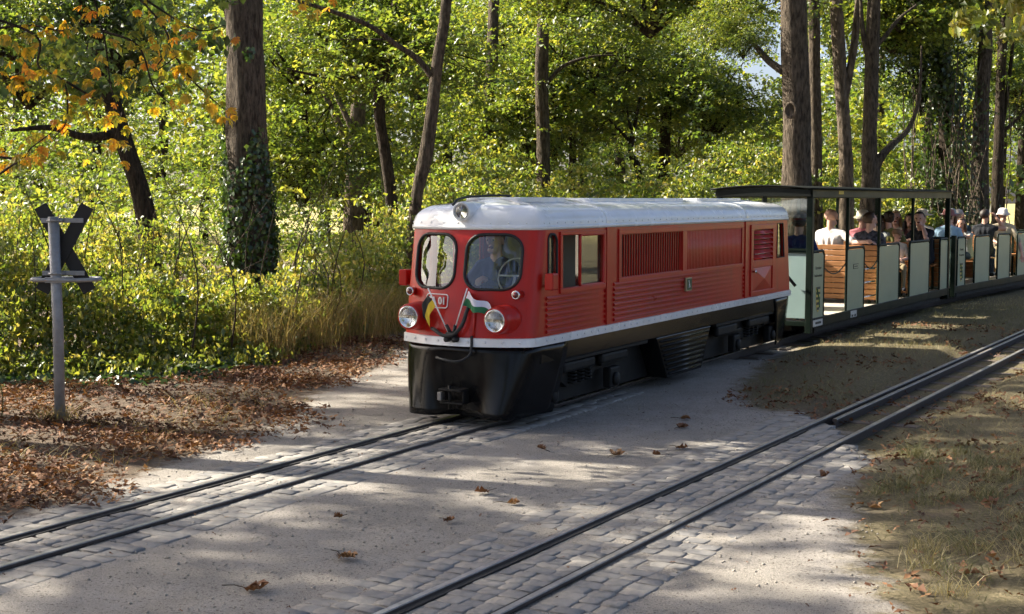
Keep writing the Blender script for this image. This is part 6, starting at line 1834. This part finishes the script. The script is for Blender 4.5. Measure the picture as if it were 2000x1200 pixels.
for i, ((lx, ly), s, lab) in enumerate(LV):
    q2 = np.random.default_rng(100 + i)
    zb = gz(lx, ly) + (0.022 if i in (12, ) else 0.008)
    r_ = empty('fallen_leaf', (lx, ly, zb), q2.uniform(0, 6.28)); tag(r_, lab, 'leaf', 'single fallen leaves on the path')
    D = np.array([(1.0, 0, 0.25)]); 
    n = 5
    V_, T_ = [], []
    for k in range(n):
        a = (k/(n - 1) - 0.5)*(1.7 if i % 3 else 1.0)
        L = 0.72*s*(1 - 0.25*abs(a)); w = L*0.2
        dx, dy = math.cos(a), math.sin(a)
        px_, py_ = -dy, dx
        h1, h2 = 0.006 + 0.02*q2.random(), 0.004 + 0.035*q2.random()
        P_ = lambda t, o_, h: (dx*L*t + px_*o_, dy*L*t + py_*o_, h)
        V_.append((P_(0, 0, 0.004), P_(0.45, w*0.8, h1 + 0.012), P_(0.62, 0, h1*0.4), P_(0.45, -w*0.8, h1 + 0.012)))
        V_.append((P_(0.62, 0, h1*0.4), P_(0.70, w, h1 + 0.014), P_(1.0, 0, h2), P_(0.70, -w, h1 + 0.014)))
        T_ += [0.45 + 0.2*q2.normal()]*2
    tone = {0: 0.85, 2: 0.8, 6: 0.8, 7: 0.65, 10: 0.75, 13: 1.0}.get(i, 0.4)
    o = bpy.data.objects.new('blade', leaf_mesh('blade', np.array(V_), np.clip(np.array(T_)*0.3 + tone*0.8, 0, 1), 'leaf_litter')); link(o, r_)
    MB().tube([(0, 0, 0.006), (-s*0.35, s*0.05, 0.010), (-s*0.7, -s*0.02, 0.006)], 0.0022, 5).build('stalk', 'bark_dark', r_, True)

# ------------------------------------------------------------------ pale building beyond the meadow
pmat('plaster', (0.70, 0.70, 0.68), 0.8, var=0.06)
pmat('slate', (0.10, 0.10, 0.11), 0.7, var=0.15)
pmat('window_dark', (0.05, 0.08, 0.13), 0.15, var=0.2)
bx, by = 69.0, 200.0
bld = empty('house', (bx, by, -0.3), R(-18)); bld.scale = (0.42, 0.42, 0.62); tag(bld, 'small white building beyond the sunlit meadow at the right edge', 'building')
MB().box(-6, 6, 0, 5, 0, 2.6).build('wall', 'plaster', bld)
MB().prism([(-6.4, 2.6), (6.4, 2.6), (5.6, 3.6), (-5.6, 3.6)], 'y', -0.4, 5.4).build('roof', 'slate', bld)
for wx in (-4.6, -2.8, -1.0, 1.0, 2.8, 4.6):
    w = MB().box(wx - 0.55, wx + 0.55, -0.04, -0.012, 0.9, 2.1).build('window', 'window_dark', bld)
    MB().box(wx - 0.03, wx + 0.03, -0.06, -0.041, 0.9, 2.1).box(wx - 0.6, wx + 0.6, -0.07, -0.045, 0.82, 0.89).build('frame', 'plaster', w)
